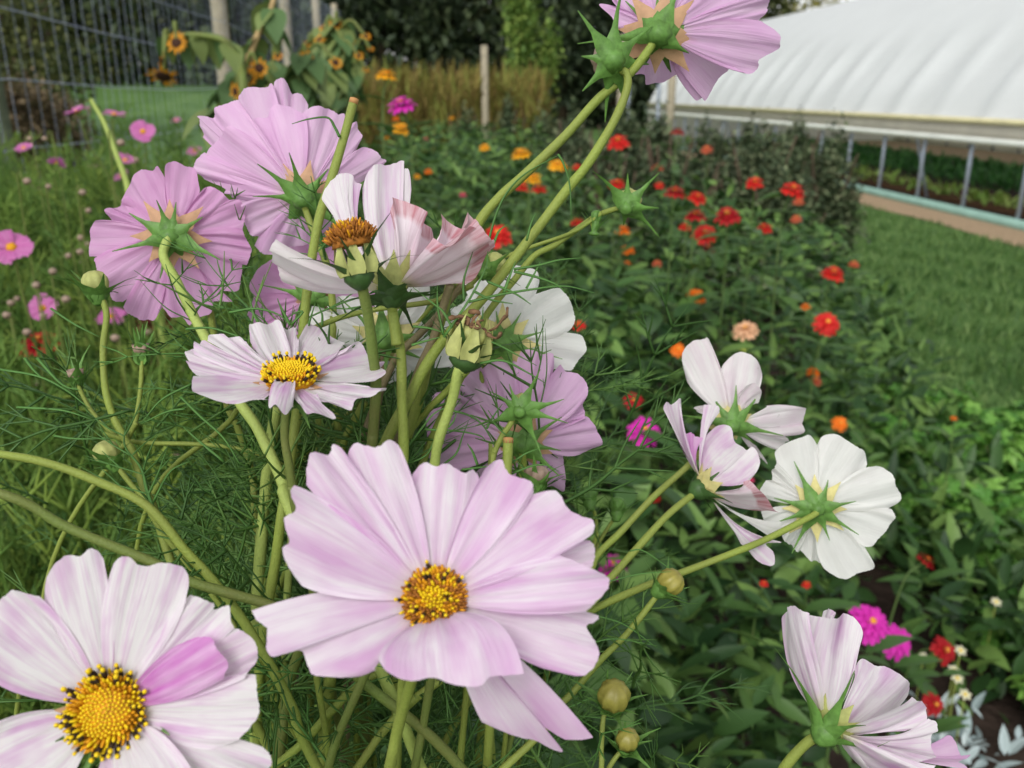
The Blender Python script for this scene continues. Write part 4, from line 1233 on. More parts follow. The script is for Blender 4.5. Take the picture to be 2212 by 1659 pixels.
def px_world(Fx, y):
    """lateral world x for picture column Fx at world distance y"""
    return (Fx - SW / 2) / FP * (y / math.cos(PITCH)) * .95

TR = [(-40, 46, 13, 4.6, 'tree_leaf'), (130, 52, 14, 5.2, 'tree_dark'), (300, 46, 12, 4.6, 'tree_leaf'), (430, 54, 14, 5, 'tree_dark'), (560, 46, 12, 4.8, 'tree_leaf'),
      (690, 52, 14, 4.8, 'tree_dark'), (840, 44, 12, 4.2, 'tree_dark'), (960, 48, 13, 4.4, 'tree_leaf'), (1080, 50, 13, 4.2, 'tree_dark'), (1210, 42, 12, 3.2, 'tree_dark'), (1310, 44, 12, 3.4, 'tree_dark'), (1420, 46, 11, 3.4, 'tree_dark'), (1530, 52, 11, 3.6, 'tree_leaf')]
for i, (fx, y, h, rx, m) in enumerate(TR):
    tree('forest_tree', 'dark leafy tree in the wood beyond the garden fence' if m == 'tree_dark' else 'olive green leafy tree at the edge of the far wood', 'trees of the far wood', px_world(fx, y), y, h, rx, m, 10000, .42, .02, 100 + i)
for i, (fx, y, h, rx) in enumerate([(1655, 60, 8.4, 3.0), (1770, 64, 8.2, 3.2), (1890, 66, 8.3, 3.0), (2010, 66, 8.0, 3.4)]):
    tree('golden_tree', 'yellow green tree with bright sky showing through behind the white tunnel', 'golden trees behind the tunnel', px_world(fx, y), y, h, rx, 'tree_gold', 4200, .30, .1, 140 + i)
tree('young_tree', 'slender pale green young tree before the dark wood', None, px_world(1128, 21), 21, 4.6, .62, 'tree_young', 5200, .15, .04, 160, clumps=26)
# undergrowth that closes the wood near the ground
p = np.stack([NR.uniform(-42, 14, 26000), NR.uniform(41, 58, 26000), NR.uniform(0, 1, 26000) ** .8 * 4.5], -1)
p[:, 2] += np.array([ground_z(a, b) for a, b in p[:, :2]])
V, F, R = batch(TPL_QUAD, p, NR.uniform(.3, .8, len(p)), NR.uniform(-1.2, 1.2, len(p)))
tag(np_obj('undergrowth', V, F, R, MAT['tree_dark']), 'dense dark undergrowth along the foot of the far wood', 'undergrowth', kind='stuff')

# brown thicket behind the fence, left
def bush(name, label, group, x, y, h, rx, mat, n, leaf, seed, ry=None, tpl=None, cat='bush', cone=0.0, flat=None):
    rng = np.random.default_rng(seed)
    z0 = ground_z(x, y)
    root = empty(name, (x, y, z0), label, cat, group)
    pr = random.Random(seed)
    parts = []
    for k in range(6):
        a = pr.uniform(0, 6.28)
        e = Vector((x + math.cos(a) * rx * .6, y + math.sin(a) * rx * .6, z0 + h * pr.uniform(.6, .9)))
        b = Vector((x + pr.uniform(-.08, .08), y + pr.uniform(-.08, .08), z0 - .02))
        parts.append(tube(catmull([b, b.lerp(e, .5) + Vector((0, 0, h * .12)), e], 6), [.012 * h * (1 - .6 * j / 5) for j in range(6)], 5))
    obj('branch', *join(parts), MAT['bark'], root)
    p = crown_pts(n, (x, y, z0 + h * .5), (rx, ry or rx, h * .42), rng, 24, .3)
    if cone:
        f = np.clip((p[:, 2] - z0) / h, 0, 1)
        p[:, 0] = x + (p[:, 0] - x) * (1 - cone * f); p[:, 1] = y + (p[:, 1] - y) * (1 - cone * f)
    p = p[(p[:, 2] > z0 + .02)]
    V, F, R = batch(tpl or TPL_QUAD, p, rng.uniform(.6, 1.3, len(p)) * leaf, rng.uniform(-1.0, 1.0, len(p)), rng)
    np_obj('foliage', V, F, R, MAT[mat], root)
    return root
for i, (fx, y, h, rx) in enumerate([(-30, 13, 2.3, 1.2), (70, 14, 2.1, 1.0), (140, 15.5, 1.9, .8)]):
    bush('brown_thicket', 'tall brownish thicket of dry stems behind the wire fence', 'brown thicket behind the fence', px_world(fx, y), y, h, rx, 'brown_leaf', 5500, .10, 200 + i)
bush('olive_bush', 'olive green bush behind the brown thicket at the wood edge', None, px_world(60, 22), 22, 4.6, 2.6, 'tree_leaf', 6000, .22, 210)

# dark shrub rows beside the tunnel
RS = random.Random(5)
k = 0
for row, (ya, yb, x0, x1, cnt) in enumerate([(5.9, 6.2, .70, 1.95, 5), (7.0, 7.4, .55, 2.4, 6), (8.5, 8.9, .2, 2.8, 7), (10.4, 10.9, -.5, 3.4, 8)]):
    for j in range(cnt):
        x = x0 + (x1 - x0) * j / (cnt - 1) + RS.uniform(-.12, .12)
        h = 1.26 + (2.4 - x) * .06 + RS.uniform(-.1, .14)
        bush('dark_shrub', 'dark grey green bushy shrub in the row before the tunnel', 'dark shrubs between bed and tunnel', x, RS.uniform(ya, yb), h + .08, .36, 'shrub_leaf', 5200, .052, 300 + k, cone=.6, cat='shrub')
        k += 1

# dry grass / corn patch
n = 11000
px_ = NR.uniform(-3.6, .6, n); py_ = NR.uniform(15.5, 19, n)
pos = np.stack([px_, py_, NR.uniform(0, 1.7, n)], -1)
pos[:, 2] += np.array([ground_z(a, b) for a, b in pos[:, :2]]) * .6
V, F, R = batch(TPL_THIN, pos, NR.uniform(.3, .6, n), NR.uniform(.6, 1.5, n))
tag(np_obj('dry_grass', V, F, R, MAT['dry_leaf']), 'yellowing tall dry stand of stalks before the dark wood', 'dry stalks', kind='stuff')

# ------------------------------------------------------------------ wire fence
def fence():
    VPdir = Vector((-.1172 / 1.0, 1.0547, 0)).normalized()
    p1 = Vector((-1.94, 3.42, 0))
    root = empty('wire_fence', p1, 'tall wire mesh fence on wooden posts along the garden edge', 'fence')
    H = 3.2
    posts = []
    for k in range(-1, 5):
        b = p1 + VPdir * (4.35 * k)
        b.z = ground_z(b.x, b.y) - .05
        posts.append(b)
        r = .065 if k != 0 else .06
        lean = Vector((RNG.uniform(-.03, .03), 0, 0))
        obj('post', *tube(catmull([b, b + Vector((0, 0, H / 2)) + lean, b + Vector((0, 0, H + .1)) + lean * 2], 7), r, 10), MAT['wood_dark' if k <= 0 else 'wood'], root)
    s0, s1 = -4.3, 17.3
    for z in [.15, .33, .52, .72, .93, 1.16, 1.4, 1.65, 1.9, 2.15, 2.4, 2.65, 2.9, 3.1]:
        pts = []
        for q in np.linspace(s0, s1, 21):
            c = p1 + VPdir * q + Vector((.07, 0, 0))
            pts.append(c + Vector((0, 0, z + ground_z(c.x, c.y) - .03 * math.sin(math.pi * ((q % 4.35) / 4.35)))))
        obj('line_wire', *tube(pts, .0028, 5), MAT['wire'], root)
    parts = []
    q = s0
    while q < s1:
        c = p1 + VPdir * q + Vector((.075, 0, 0))
        g = ground_z(c.x, c.y)
        parts.append(tube([c + Vector((0, 0, g + .1)), c + Vector((RNG.uniform(-.01, .01), 0, g + 3.1))], .0011, 4, False))
        q += .13
    tag(obj('mesh_wires', *join(parts), MAT['wire'], root), kind='stuff')
fence()
# single post and brace frame further off
def post_thing(name, label, x, y, h, r, mat='wood'):
    g = ground_z(x, y)
    root = empty(name, (x, y, g), label, 'post')
    obj('shaft', *tube([Vector((x, y, g - .05)), Vector((x + .01, y, g + h * .5)), Vector((x, y, g + h))], r, 10), MAT[mat], root)
    obj('end_grain', *lathe(Vector((x, y, g + h)), Vector((0, 0, 1)), [(-.004, r * 1.01), (.002, r * .98), (.004, r * .4)], 10), MAT['wood'], root)
post_thing('wooden_post', 'single weathered wooden post standing before the dark wood', px_world(1050, 15.5), 15.5, 2.35, .06)
def brace():
    y = 15.2
    xa, xb = px_world(1330, y), px_world(1432, y)
    root = empty('timber_frame', (xa, y, 0), 'weathered timber brace frame of two posts and a rail near the tunnel', 'frame')
    for x in (xa, xb):
        obj('post', *tube([Vector((x, y, -.05)), Vector((x, y, 2.5))], .07, 10), MAT['wood'], root)
    obj('rail', *beam((xa - .1, y - .1, 2.28), (xb + .25, y - .1, 2.30), .08, .12), MAT['wood'], root)
    for x in (xa + .12, xb - .2):
        obj('steel_pipe', *tube([Vector((x, y + .05, -.05)), Vector((x, y + .05, 1.75))], .03, 8), MAT['steel'], root)
brace()

# ------------------------------------------------------------------ high tunnel
def tunnel():
    root = empty('high_tunnel', T(0, 0, 0), 'long white plastic covered high tunnel greenhouse with open rolled up side', 'greenhouse')
    S0, S1 = -9.6, 20.4
    HW, EZ, RZ = 4.4, 1.27, 3.9
    def prof(t):   # 0 near eave .. 1 far eave
        a = 2 * t - 1
        o = HW + HW * a
        z = EZ + (RZ - EZ) * (1 - abs(a) ** 2.3) ** .8
        return o, z
    ss = np.linspace(S0, S1, 25 * 8 + 1)
    ts = np.concatenate([np.linspace(0, .2, 14), np.linspace(.22, .5, 12), np.linspace(.53, 1, 16)])
    V, F = [], []
    for s in ss:
        ph = ((s - S0) % 1.2) / 1.2
        for t in ts:
            o, z = prof(t)
            low = math.exp(-((min(t, 1 - t) - .045) / .045) ** 2)
            sag = -.075 * math.sin(math.pi * ph) ** .7 * low
            sag += .014 * math.sin(s * 7 + t * 40) * low
            V.append(T(s, o - sag * (1 if t < .5 else -1), z + sag * .4))
    nt = len(ts)
    for a in range(len(ss) - 1):
        for b in range(nt - 1):
            F.append((a * nt + b, a * nt + b + 1, (a + 1) * nt + b + 1, (a + 1) * nt + b))
    obj('cover', V, F, MAT['film'], root)
    # far gable wall
    ev = [T(S1 - .02, *prof(t)) for t in np.linspace(0, 1, 31)]
    ev = [T(S1 - .02, 0, .05)] + ev + [T(S1 - .02, 2 * HW, .05)]
    obj('end_wall', ev, [tuple(range(len(ev)))], MAT['curtain'], root, smooth=False)
    # near eave: film band, hip board and rolled up curtain
    obj('eave_rail', *beam(T(S0, -.035, EZ - .01), T(S1, -.035, EZ - .01), .05, .07), MAT['yellowrim'], root)
    obj('film_band', *beam(T(S0, -.01, EZ - .14), T(S1, -.01, EZ - .14), .012, .20), MAT['curtain'], root)
    obj('rolled_curtain', *tube([T(s, -.055, EZ - .26) for s in np.linspace(S0, S1, 30)], .045, 12), MAT['hip'], root)
    obj('baseboard', *beam(T(S0, 0, .06), T(S1, 0, .06), .04, .13), MAT['baseboard'], root)
    s = S0 + .2
    k = 0
    while s < S1:
        obj('post', *tube([T(s, .03, -.05), T(s, .03, EZ)], .028, 8), MAT['steel'], root)
        arch = [T(s, *prof(t)) - Vector((0, 0, .16)) for t in np.linspace(0.004, .996, 23)]
        obj('bow', *tube(arch, .024, 6), MAT['steel'], root)
        obj('far_post', *tube([T(s, 2 * HW - .03, -.05), T(s, 2 * HW - .03, EZ)], .028, 6), MAT['steel'], root)
        s += 1.2; k += 1
    for s in (-1.3, 3.5, 8.3, 13.1):
        obj('brace', *tube([T(s + .1, .35, EZ - .05), T(s - .35, .5, .05)], .02, 8), MAT['steel'], root)
    obj('far_wall', *beam(T(S0, 2 * HW, .68), T(S1, 2 * HW, .68), .02, 1.3), MAT['curtain'], root)
    gv = [T(S0, .03, .02), T(S1, .03, .02), T(S1, 2 * HW, .02), T(S0, 2 * HW, .02)]
    tag(obj('tunnel_soil', gv, [(0, 1, 2, 3)], MAT['soil'], smooth=False), kind='structure')
    tag(obj('tunnel_path', [T(S0, 5.5, .026), T(S1, 5.5, .026), T(S1, 8.7, .026), T(S0, 8.7, .026)], [(0, 1, 2, 3)], MAT['gravel'], smooth=False), kind='structure')
    # planted rows inside
    rows = [(.95, .28, .17, 'lettuce', 900, .22, 'row of pale green lettuce just inside the tunnel side', 'lettuce_row'),
            (2.9, .9, .16, 'crop', 7000, .16, 'tall dark green crop growing in the tunnel middle', 'crop_row'),
            (4.4, .8, .18, 'crop', 6000, .16, 'second tall dark green crop row deeper in the tunnel', 'crop_row')]
    for o, w, h, m, n, lf, lab, nm in rows:
        sv = NR.uniform(S0 + .5, S1 - .8, n); ov = o + NR.normal(size=n) * w * .45; zv = NR.uniform(.05, h, n)
        pos = np.array([tuple(T(a, b, c)) for a, b, c in zip(sv, ov, zv)])
        V, F, R = batch(TPL_LEAF, pos, NR.uniform(.6, 1.1, n) * lf, NR.uniform(.2, 1.4, n))
        tag(np_obj(nm, V, F, R, MAT[m]), lab, 'crop', kind='stuff')
    for o in (.95, 1.55):
        obj('bed_ridge', *beam(T(S0 + .3, o, .03), T(S1 - .5, o, .03), .5, .08), MAT['bedsoil'], root)
tunnel()
def barrow():
    c = T(5.5, 5.6, 0)
    root = empty('garden_cart', c, 'dark green and black garden cart inside the tunnel', 'cart')
    obj('tub', *lathe(c + Vector((0, 0, .75)), Vector((0, 0, 1)), [(0, .32), (.05, .38), (.3, .45), (.34, .42), (.30, .38)], 14), MAT['hose'], root)
    for dx in (-.3, .3):
        obj('wheel', *lathe(c + Vector((dx, 0, .3)), Vector((1, 0, 0)), [(-.04, .24), (-.03, .3), (.03, .3), (.04, .24)], 16), MAT['hose'], root)
    obj('frame', *beam(c + Vector((-.3, 0, .45)), c + Vector((.3, 0, .9)), .05, .4), MAT['bract_dark'], root)
barrow()

# ------------------------------------------------------------------ zinnias
def bed_top(x, y):
    xr = np.interp(y, [0.5, 1.2, 2.2, 4.0, 7.0, 10.4], [.36, .50, 1.0, 1.7, 2.5, 3.2])
    top = np.interp(y, [.7, 1.2, 1.8, 2.5, 4, 6, 10], [.78, .88, 1.02, 1.10, 1.17, 1.21, 1.22])
    top = top + .07 * np.sin(x * 5.1 + y * 3.3) + .05 * np.sin(x * 11 - y * 7)
    return top * (.5 + .5 * np.clip((xr - x) / .55, 0, 1) ** .6)

def zpetal_mesh(mat):
    V, F = [], []
    n = 5
    for a in range(n + 1):
        u = a / n
        w = .5 * (math.sin(math.pi * (.08 + .80 * u ** .8)) ** .7)
        for v in (-1, 0, 1):
            V.append((u, v * w * .42, .10 * abs(v) * w + .12 * math.sin(u * math.pi) - .10 * u * u))
    for a in range(n):
        for b in range(2):
            F.append((a * 3 + b, a * 3 + b + 1, (a + 1) * 3 + b + 1, (a + 1) * 3 + b))
    return make_mesh('zinnia_petal', V, F, mat)
ZP = {}
V, F = leaf_tpl(1, .34, .3, .25)
ZLEAF = make_mesh('zinnia_leaf', [tuple(v) for v in V], F, MAT['zleaf'], rnd=[.55] * len(V))
Vd, Fd = lathe(Vector((0, 0, 0)), Vector((0, 0, 1)), [(-.05, .22), (.06, .26), (.14, .2), (.18, .08)], 10, 5, .1)
ZDISC = make_mesh('zinnia_disc', [tuple(v) for v in Vd], Fd, MAT['zdisc'])
ZLAB = dict(red='bright red', crimson='deep crimson red', maroon='dark maroon fading', orange='bright orange', yellow='golden yellow', magenta='vivid magenta', peach='faded peach', rust='dried rust orange', lime='pale lime green', hotpink='pinkish red')
def zinnia(x, y, px, colour, tilt=(0, 0), size=.062, leaves=True, label=None):
    d = FP * size / px
    H = P(x, y, d)
    for _ in range(60):      # blooms stand above the leaves around them
        if H.x < -.35 or d < 1.0 or H.z > float(bed_top(H.x, H.y)) + .05: break
        d *= .985
        H = P(x, y, d)
    size = px * d / FP
    root = empty('zinnia_plant', (H.x, H.y, 0), label or (ZLAB[colour] + ' zinnia on a green stem in the flower bed'), 'flower', ZLAB[colour] + ' zinnias')
    tx, ty = tilt
    up = Vector((tx, ty, 1)).normalized()
    sp = [H - up * .006, H - up * .08, Vector((H.x - tx * .08, H.y - ty * .08, H.z - .3)), Vector((H.x, H.y, 0))]
    obj('stem', *tube(catmull(sp, 14), [.0019 + .0014 * k / 13 for k in range(14)], 6), MAT['zstem'], root)
    if colour not in ZP: ZP[colour] = zpetal_mesh(MAT['z_' + colour])
    X, Y, Z = frame(up)
    B = Matrix((X, Y, Z)).transposed().to_4x4()
    loc = Matrix.Translation(H - Vector((H.x, H.y, 0)))
    R = size / 2
    for ring, (cnt, el, ln, z) in enumerate([(14, -.12, 1.0, -.1), (12, .18, .84, .04), (8, .55, .62, .12)]):
        for k in range(cnt):
            a = 2 * math.pi * (k + ring * .4) / cnt + RNG.uniform(-.1, .1)
            M = loc @ B @ Matrix.Translation((0, 0, z * R)) @ Matrix.Rotation(a, 4, 'Z') @ Matrix.Rotation(-el + RNG.uniform(-.12, .12), 4, 'Y') @ Matrix.Scale(R * ln * RNG.uniform(.88, 1.08), 4)
            link_shared('petal', ZP[colour], root, M)
    link_shared('disc', ZDISC, root, loc @ B @ Matrix.Translation((0, 0, .16 * R)) @ Matrix.Scale(R, 4))
    obj('receptacle', *lathe(H, up, [(-.3 * R, .12 * R), (-.2 * R, .3 * R), (-.02 * R, .34 * R)], 8), MAT['bract'], root)
    if leaves:
        for k in range(5):
            z = H.z - .06 - .075 * k
            a = k * 1.57 + RNG.uniform(-.3, .3)
            for s in (0, math.pi):
                M = Matrix.Translation((RNG.uniform(-.004, .004), 0, z)) @ Matrix.Rotation(a + s, 4, 'Z') @ Matrix.Rotation(-RNG.uniform(.1, .7), 4, 'Y') @ Matrix.Scale(RNG.uniform(.06, .115), 4)
                link_shared('leaf', ZLEAF, root, M)
    return root

C_ = (0.0, -.25)
for x, y, px, c in [(1335, 306, 52, 'red'), (1464, 284, 34, 'crimson'), (1630, 395, 42, 'red'), (1713, 410, 58, 'red'), (1507, 427, 46, 'red'), (1503, 465, 50, 'crimson'), (1570, 465, 62, 'crimson'), (1523, 505, 56, 'red'),
                    (1650, 493, 40, 'red'), (1458, 415, 50, 'crimson'), (1333, 397, 42, 'red'), (1130, 405, 40, 'red'), (1165, 408, 42, 'red'), (1075, 507, 66, 'red'), (1247, 480, 34, 'red'), (1247, 361, 24, 'red'), (1425, 400, 24, 'red'), (1530, 537, 40, 'maroon'),
                    (1480, 490, 30, 'red'), (1800, 590, 54, 'red'), (1787, 698, 60, 'red'), (1250, 702, 32, 'red'), (1368, 865, 44, 'crimson'), (1415, 1075, 28, 'red'), (2000, 1210, 50, 'crimson'), (2040, 1405, 62, 'crimson'), (2018, 1522, 54, 'crimson'), (1420, 568, 22, 'rust'), (1845, 570, 26, 'rust'),
                    (835, 162, 50, 'yellow'), (866, 278, 46, 'yellow'), (1125, 332, 50, 'yellow'), (1204, 357, 44, 'yellow'), (1150, 384, 46, 'yellow'), (1047, 318, 26, 'yellow'), (835, 298, 18, 'yellow'), (976, 255, 16, 'yellow'), (900, 381, 20, 'yellow'),
                    (866, 226, 66, 'magenta'), (1392, 931, 78, 'magenta'), (1325, 1222, 72, 'magenta'), (1880, 1345, 92, 'magenta'), (1938, 1385, 78, 'magenta'), (1618, 1035, 22, 'hotpink'),
                    (1345, 497, 36, 'orange'), (1355, 540, 36, 'orange'), (1505, 640, 42, 'orange'), (1740, 662, 24, 'orange'), (1465, 755, 36, 'orange'), (1815, 915, 38, 'orange'), (1757, 803, 34, 'orange'), (1355, 568, 20, 'orange'), (925, 370, 20, 'orange'), (855, 256, 18, 'orange'), (2060, 903, 16, 'orange'),
                    (1610, 713, 62, 'peach'), (1610, 752, 38, 'lime'), (1527, 322, 28, 'rust'), (1420, 362, 30, 'rust'), (1725, 435, 26, 'rust'), (1720, 472, 26, 'rust'), (1762, 822, 30, 'rust'), (1010, 600, 26, 'red'),
                    (85, 740, 90, 'crimson'), (330, 692, 90, 'maroon'), (285, 742, 54, 'maroon'), (520, 690, 40, 'red'), (1650, 1260, 20, 'red'), (1742, 1262, 20, 'red'), (920, 300, 14, 'hotpink'), (1000, 420, 18, 'hotpink')]:
    facing = {(1787, 698): (-.1, -1.0), (1392, 931): (0, -.75), (1880, 1345): (.2, -.7), (1938, 1385): (.3, -1.0), (2040, 1405): (.6, -.9), (2018, 1522): (.6, -1.0), (2000, 1210): (.9, .2), (1505, 640): (0, -1.0), (1465, 755): (0, -1.0), (1815, 915): (0, -1.0), (1075, 507): (0, -.6), (1523, 505): (0, -.6), (1368, 865): (0, -.9), (1325, 1222): (0, -.4)}
    t = facing.get((x, y), (RNG.uniform(-.25, .25), RNG.uniform(-.3, .1)))
    zinnia(x, y, px, c, t, size=.07 if px > 50 else .055 if px > 25 else .04)

# zinnia bed foliage
def bed_mass():
    n = 30000
    yv = .8 + NR.random(n) ** 1.25 * 9.0
    xr = np.interp(yv, [0.5, 1.2, 2.2, 4.0, 7.0, 10.4], [.36, .50, 1.0, 1.7, 2.5, 3.2])
    xl = np.interp(yv, [0.5, 2, 4, 10], [-.8, -.85, -1.0, -1.2])
    xv = xl + (xr - xl) * NR.random(n)
    top = bed_top(xv, yv) + NR.normal(size=n) * .03
    zv = top * (1 - NR.random(n) ** 2 * .5)
    keep = (yv < 4.3 + .35 * np.sin(xv * 9)) | (xv < .25)
    xv, yv, zv = xv[keep], yv[keep], zv[keep]
    n = len(xv)
    pos = np.stack([xv, yv, zv], -1)
    V, F, R = batch(TPL_LEAF, pos, NR.uniform(.045, .095, n), NR.uniform(-.6, .9, n))
    tag(np_obj('zinnia_foliage', V, F, R, MAT['zleaf'], smooth=True), 'dense mid green zinnia leaves filling the flower bed', 'foliage', kind='stuff')
bed_mass()

# ------------------------------------------------------------------ leafy mounds, lower right
RM = random.Random(21)
mi = 0
for x, y, h, rx in [(1.62, 2.15, .34, .27), (2.0, 2.55, .36, .3), (1.62, 2.75, .33, .27), (2.35, 3.0, .36, .32), (1.95, 3.2, .36, .3), (1.55, 3.35, .34, .27), (2.3, 2.1, .35, .3), (1.9, 1.85, .32, .27), (1.55, 1.75, .26, .22), (2.4, 3.6, .32, .3), (1.95, 3.85, .32, .26)]:
    bush('leafy_mound', 'bright green mound of lobed leaves growing beside the lawn', 'lobed leaf mounds beside the lawn', x, y, h, rx, 'bright_leaf', 620, .075, 500 + mi, tpl=TPL_LOBED, cat='plant')
    mi += 1
# coarse weeds along the lawn edge
n = 2600
yv = NR.uniform(1.9, 6.5, n); xv = np.interp(yv, [1.9, 4, 6.5], [1.35, 1.75, 2.5]) + NR.normal(size=n) * .16
pos = np.stack([xv, yv, NR.uniform(.02, .3, n)], -1)
V, F, R = batch(TPL_LEAF, pos, NR.uniform(.06, .14, n), NR.uniform(.1, 1.3, n))
tag(np_obj('edge_weeds', V, F, R, MAT['zleaf'], smooth=True), 'coarse leafy weeds along the edge of the flower bed', 'weeds', kind='stuff')
# black pipe end with curved cable, straw piece, silver leaves, tiny white flowers
def gp_at(x, y, z=0.0):
    r = ray_dir(x, y)
    return CAM + r * ((z - CAM.z) / r.z)
a, b = gp_at(1950, 880, .10), gp_at(2022, 868, .10)
pr_ = empty('black_pipe', (a.x, a.y, 0), 'black plastic pipe end lying in the grass at the bed edge', 'pipe')
obj('tube', *tube(catmull([a, (a + b) / 2, b], 8), .022, 10), MAT['hose'], pr_)
obj('collar', *lathe(b, (b - a).normalized(), [(-.03, .026), (.01, .026), (.012, .015)], 12), MAT['hose'], pr_)
obj('cable', *tube(catmull([a, gp_at(1900, 855, .16), gp_at(1860, 880, .1), gp_at(1830, 930, 0)], 20), .006, 6), MAT['stem_brown'], pr_)
a, b = gp_at(2090, 965, .08), gp_at(2140, 920, .14)
so = empty('straw_piece', (a.x, a.y, 0), 'tan dry straw blade sticking up in the grass', 'straw')
obj('blade', *bract_mesh(a - Vector((0, 0, .08)), b - a + Vector((0, 0, .04)), Vector((0, -1, .3)), .26, .03, .1), MAT['straw'], so)
pos0 = gp_at(2065, 1620, .12)
sv = empty('silver_plant', (pos0.x, pos0.y, 0), 'small silvery grey dusty plant with fingered leaves on dark soil', 'plant')
n = 70
pos = np.array(pos0) + NR.normal(size=(n, 3)) * np.array([.06, .06, .04])
V, F, R = batch(TPL_LEAF, pos, NR.uniform(.04, .08, n), NR.uniform(.1, 1.2, n))
np_obj('foliage', V, F, R, MAT['silver'], sv)
def daisy(x, y):
    H = gp_at(x, y, .30)
    root = empty('white_daisy', (H.x, H.y, 0), 'tiny white daisy flower beside the crimson zinnia', 'flower', 'tiny white daisies')
    obj('stem', *tube([Vector((H.x, H.y, 0)), H], .0015, 5), MAT['stem'], root)
    obj('disc', *lathe(H, Vector((0, -.5, 1)), [(-.001, .004), (.002, .004), (.004, .002)], 8), MAT['floret'], root)
    X, Y, Z = frame(Vector((0, -.5, 1)))
    for k in range(6):
        dv = X * math.cos(k * 1.047) + Y * math.sin(k * 1.047)
        obj('petal', *bract_mesh(H, dv, Z, .015, .009, -.05, [.5, .8, 1, 1, 1, .8, .3]), MAT['petal_white'], root)
for x, y in [(1995, 1420), (2075, 1405), (2060, 1448), (2068, 1465), (2085, 1500), (2152, 1300)]:
    daisy(x, y)

# ------------------------------------------------------------------ small pink cosmos on the left
def small_petal_mesh():
    V, F, UV = [], [], []
    nv, nu = 9, 6
    for a in range(nu):
        u = a / (nu - 1)
        for b in range(nv):
            v = 2 * b / (nv - 1) - 1
            w = .40 * (.12 + .88 * (1 - (1 - u) ** 1.9))
            tip = 1 - .10 * v * v - .05 * abs(math.cos(v * 4.7)) * u
            V.append((u * tip, v * w, .03 * math.cos(v * 8) * u + .10 * u * (1 - u)))
            UV.append(((v + 1) / 2, u))
    for a in range(nu - 1):
        for b in range(nv - 1):
            F.append((a * nv + b, a * nv + b + 1, (a + 1) * nv + b + 1, (a + 1) * nv + b))
    return make_mesh('small_petal', V, F, MAT['petal_small'], uv=UV)
SPM = small_petal_mesh()
Vd, Fd = lathe(Vector((0, 0, 0)), Vector((0, 0, 1)), [(-.05, .2), (.08, .22), (.16, .14), (.18, .05)], 10, 5, .1)
SDM = make_mesh('small_disc', [tuple(v) for v in Vd], Fd, MAT['floret_orange'])
def small_cosmos(x, y, px, tilt, size=.052, n=8):
    d = FP * size / px
    H = P(x, y, d)
    root = empty('pink_cosmos', (H.x, H.y, 0), 'small bright pink cosmos above the feathery bed along the fence', 'flower', 'small pink cosmos by the fence')
    up = axis(*tilt)
    X, Y, Z = frame(up)
    B = Matrix((X, Y, Z)).transposed().to_4x4()
    loc = Matrix.Translation(H - Vector((H.x, H.y, 0)))
    R = size / 2
    ph = RNG.uniform(0, 6)
    for k in range(n):
        M = loc @ B @ Matrix.Rotation(ph + 2 * math.pi * k / n + RNG.uniform(-.1, .1), 4, 'Z') @ Matrix.Rotation(-RNG.uniform(-.05, .4), 4, 'Y') @ Matrix.Scale(R * RNG.uniform(.85, 1.08), 4)
        link_shared('petal', SPM, root, M)
    link_shared('disc', SDM, root, loc @ B @ Matrix.Scale(R * 1.1, 4))
    obj('receptacle', *lathe(H - up * .001, up, [(-.006, .0015), (-.004, .004), (0, .004)], 8), MAT['bract'], root)
    sp = [H - up * .005, H - up * .03 - Vector((0, 0, .03)), Vector((H.x + RNG.uniform(-.04, .04), H.y + .03, H.z - .3)), Vector((H.x, H.y, 0))]
    obj('stem', *tube(catmull(sp, 14), .0013, 6), MAT['stem_dark'], root)
for x, y, px, t in [(167, 242, 58, (-.3, .8, .4)), (247, 248, 50, (.2, .85, .3)), (309, 285, 54, (.3, .35, .9)), (52, 320, 42, (-.1, .6, .7)), (122, 353, 46, (.1, .9, -.2)), (270, 347, 46, (.4, .6, .6)), (263, 381, 40, (-.2, .5, .8)), (420, 327, 34, (0, .5, .8)),
                    (25, 535, 92, (.3, .4, .85)), (93, 667, 66, (0, .4, .9)), (241, 685, 66, (.1, .7, .6)), (200, 733, 50, (-.3, .4, .8)), (205, 797, 32, (0, .6, .7)), (88, 410, 40, (.1, .9, 0)), (200, 360, 30, (0, .8, .4)), (500, 942, 54, (0, .4, .9)), (340, 770, 34, (.3, .8, .3)), (430, 945, 44, (-.3, .6, .6)), (60, 620, 30, (.5, .7, .2)), (380, 260, 26, (0, .7, .6))]:
    small_cosmos(x, y, px, t)
# tiny round seed buds
BUDM = None
Vd, Fd = lathe(Vector((0, 0, 0)), Vector((0, 0, 1)), [(-.004, .001), (-.003, .004), (0, .0055), (.003, .005), (.005, .002)], 9)
BUDM = make_mesh('bud_head', [tuple(v) for v in Vd], Fd, MAT['bud_mauve'])
for k in range(46):
    x = RNG.uniform(0, 440); y = RNG.uniform(300, 1000); d = RNG.uniform(1.0, 1.7)
    H = P(x, y, d)
    root = empty('small_bud', (H.x, H.y, 0), 'small brownish cosmos bud above the feathery bed', 'bud', 'small buds in the fence bed')
    link_shared('bud_head', BUDM, root, Matrix.Translation((0, 0, H.z)) @ Matrix.Rotation(RNG.uniform(-.5, .5), 4, 'X'))
    obj('stem', *tube(catmull([H - Vector((0, 0, .003)), H - Vector((RNG.uniform(-.02, .02), 0, .12)), Vector((H.x, H.y, 0))], 10), .0011, 5), MAT['stem_dark'], root)
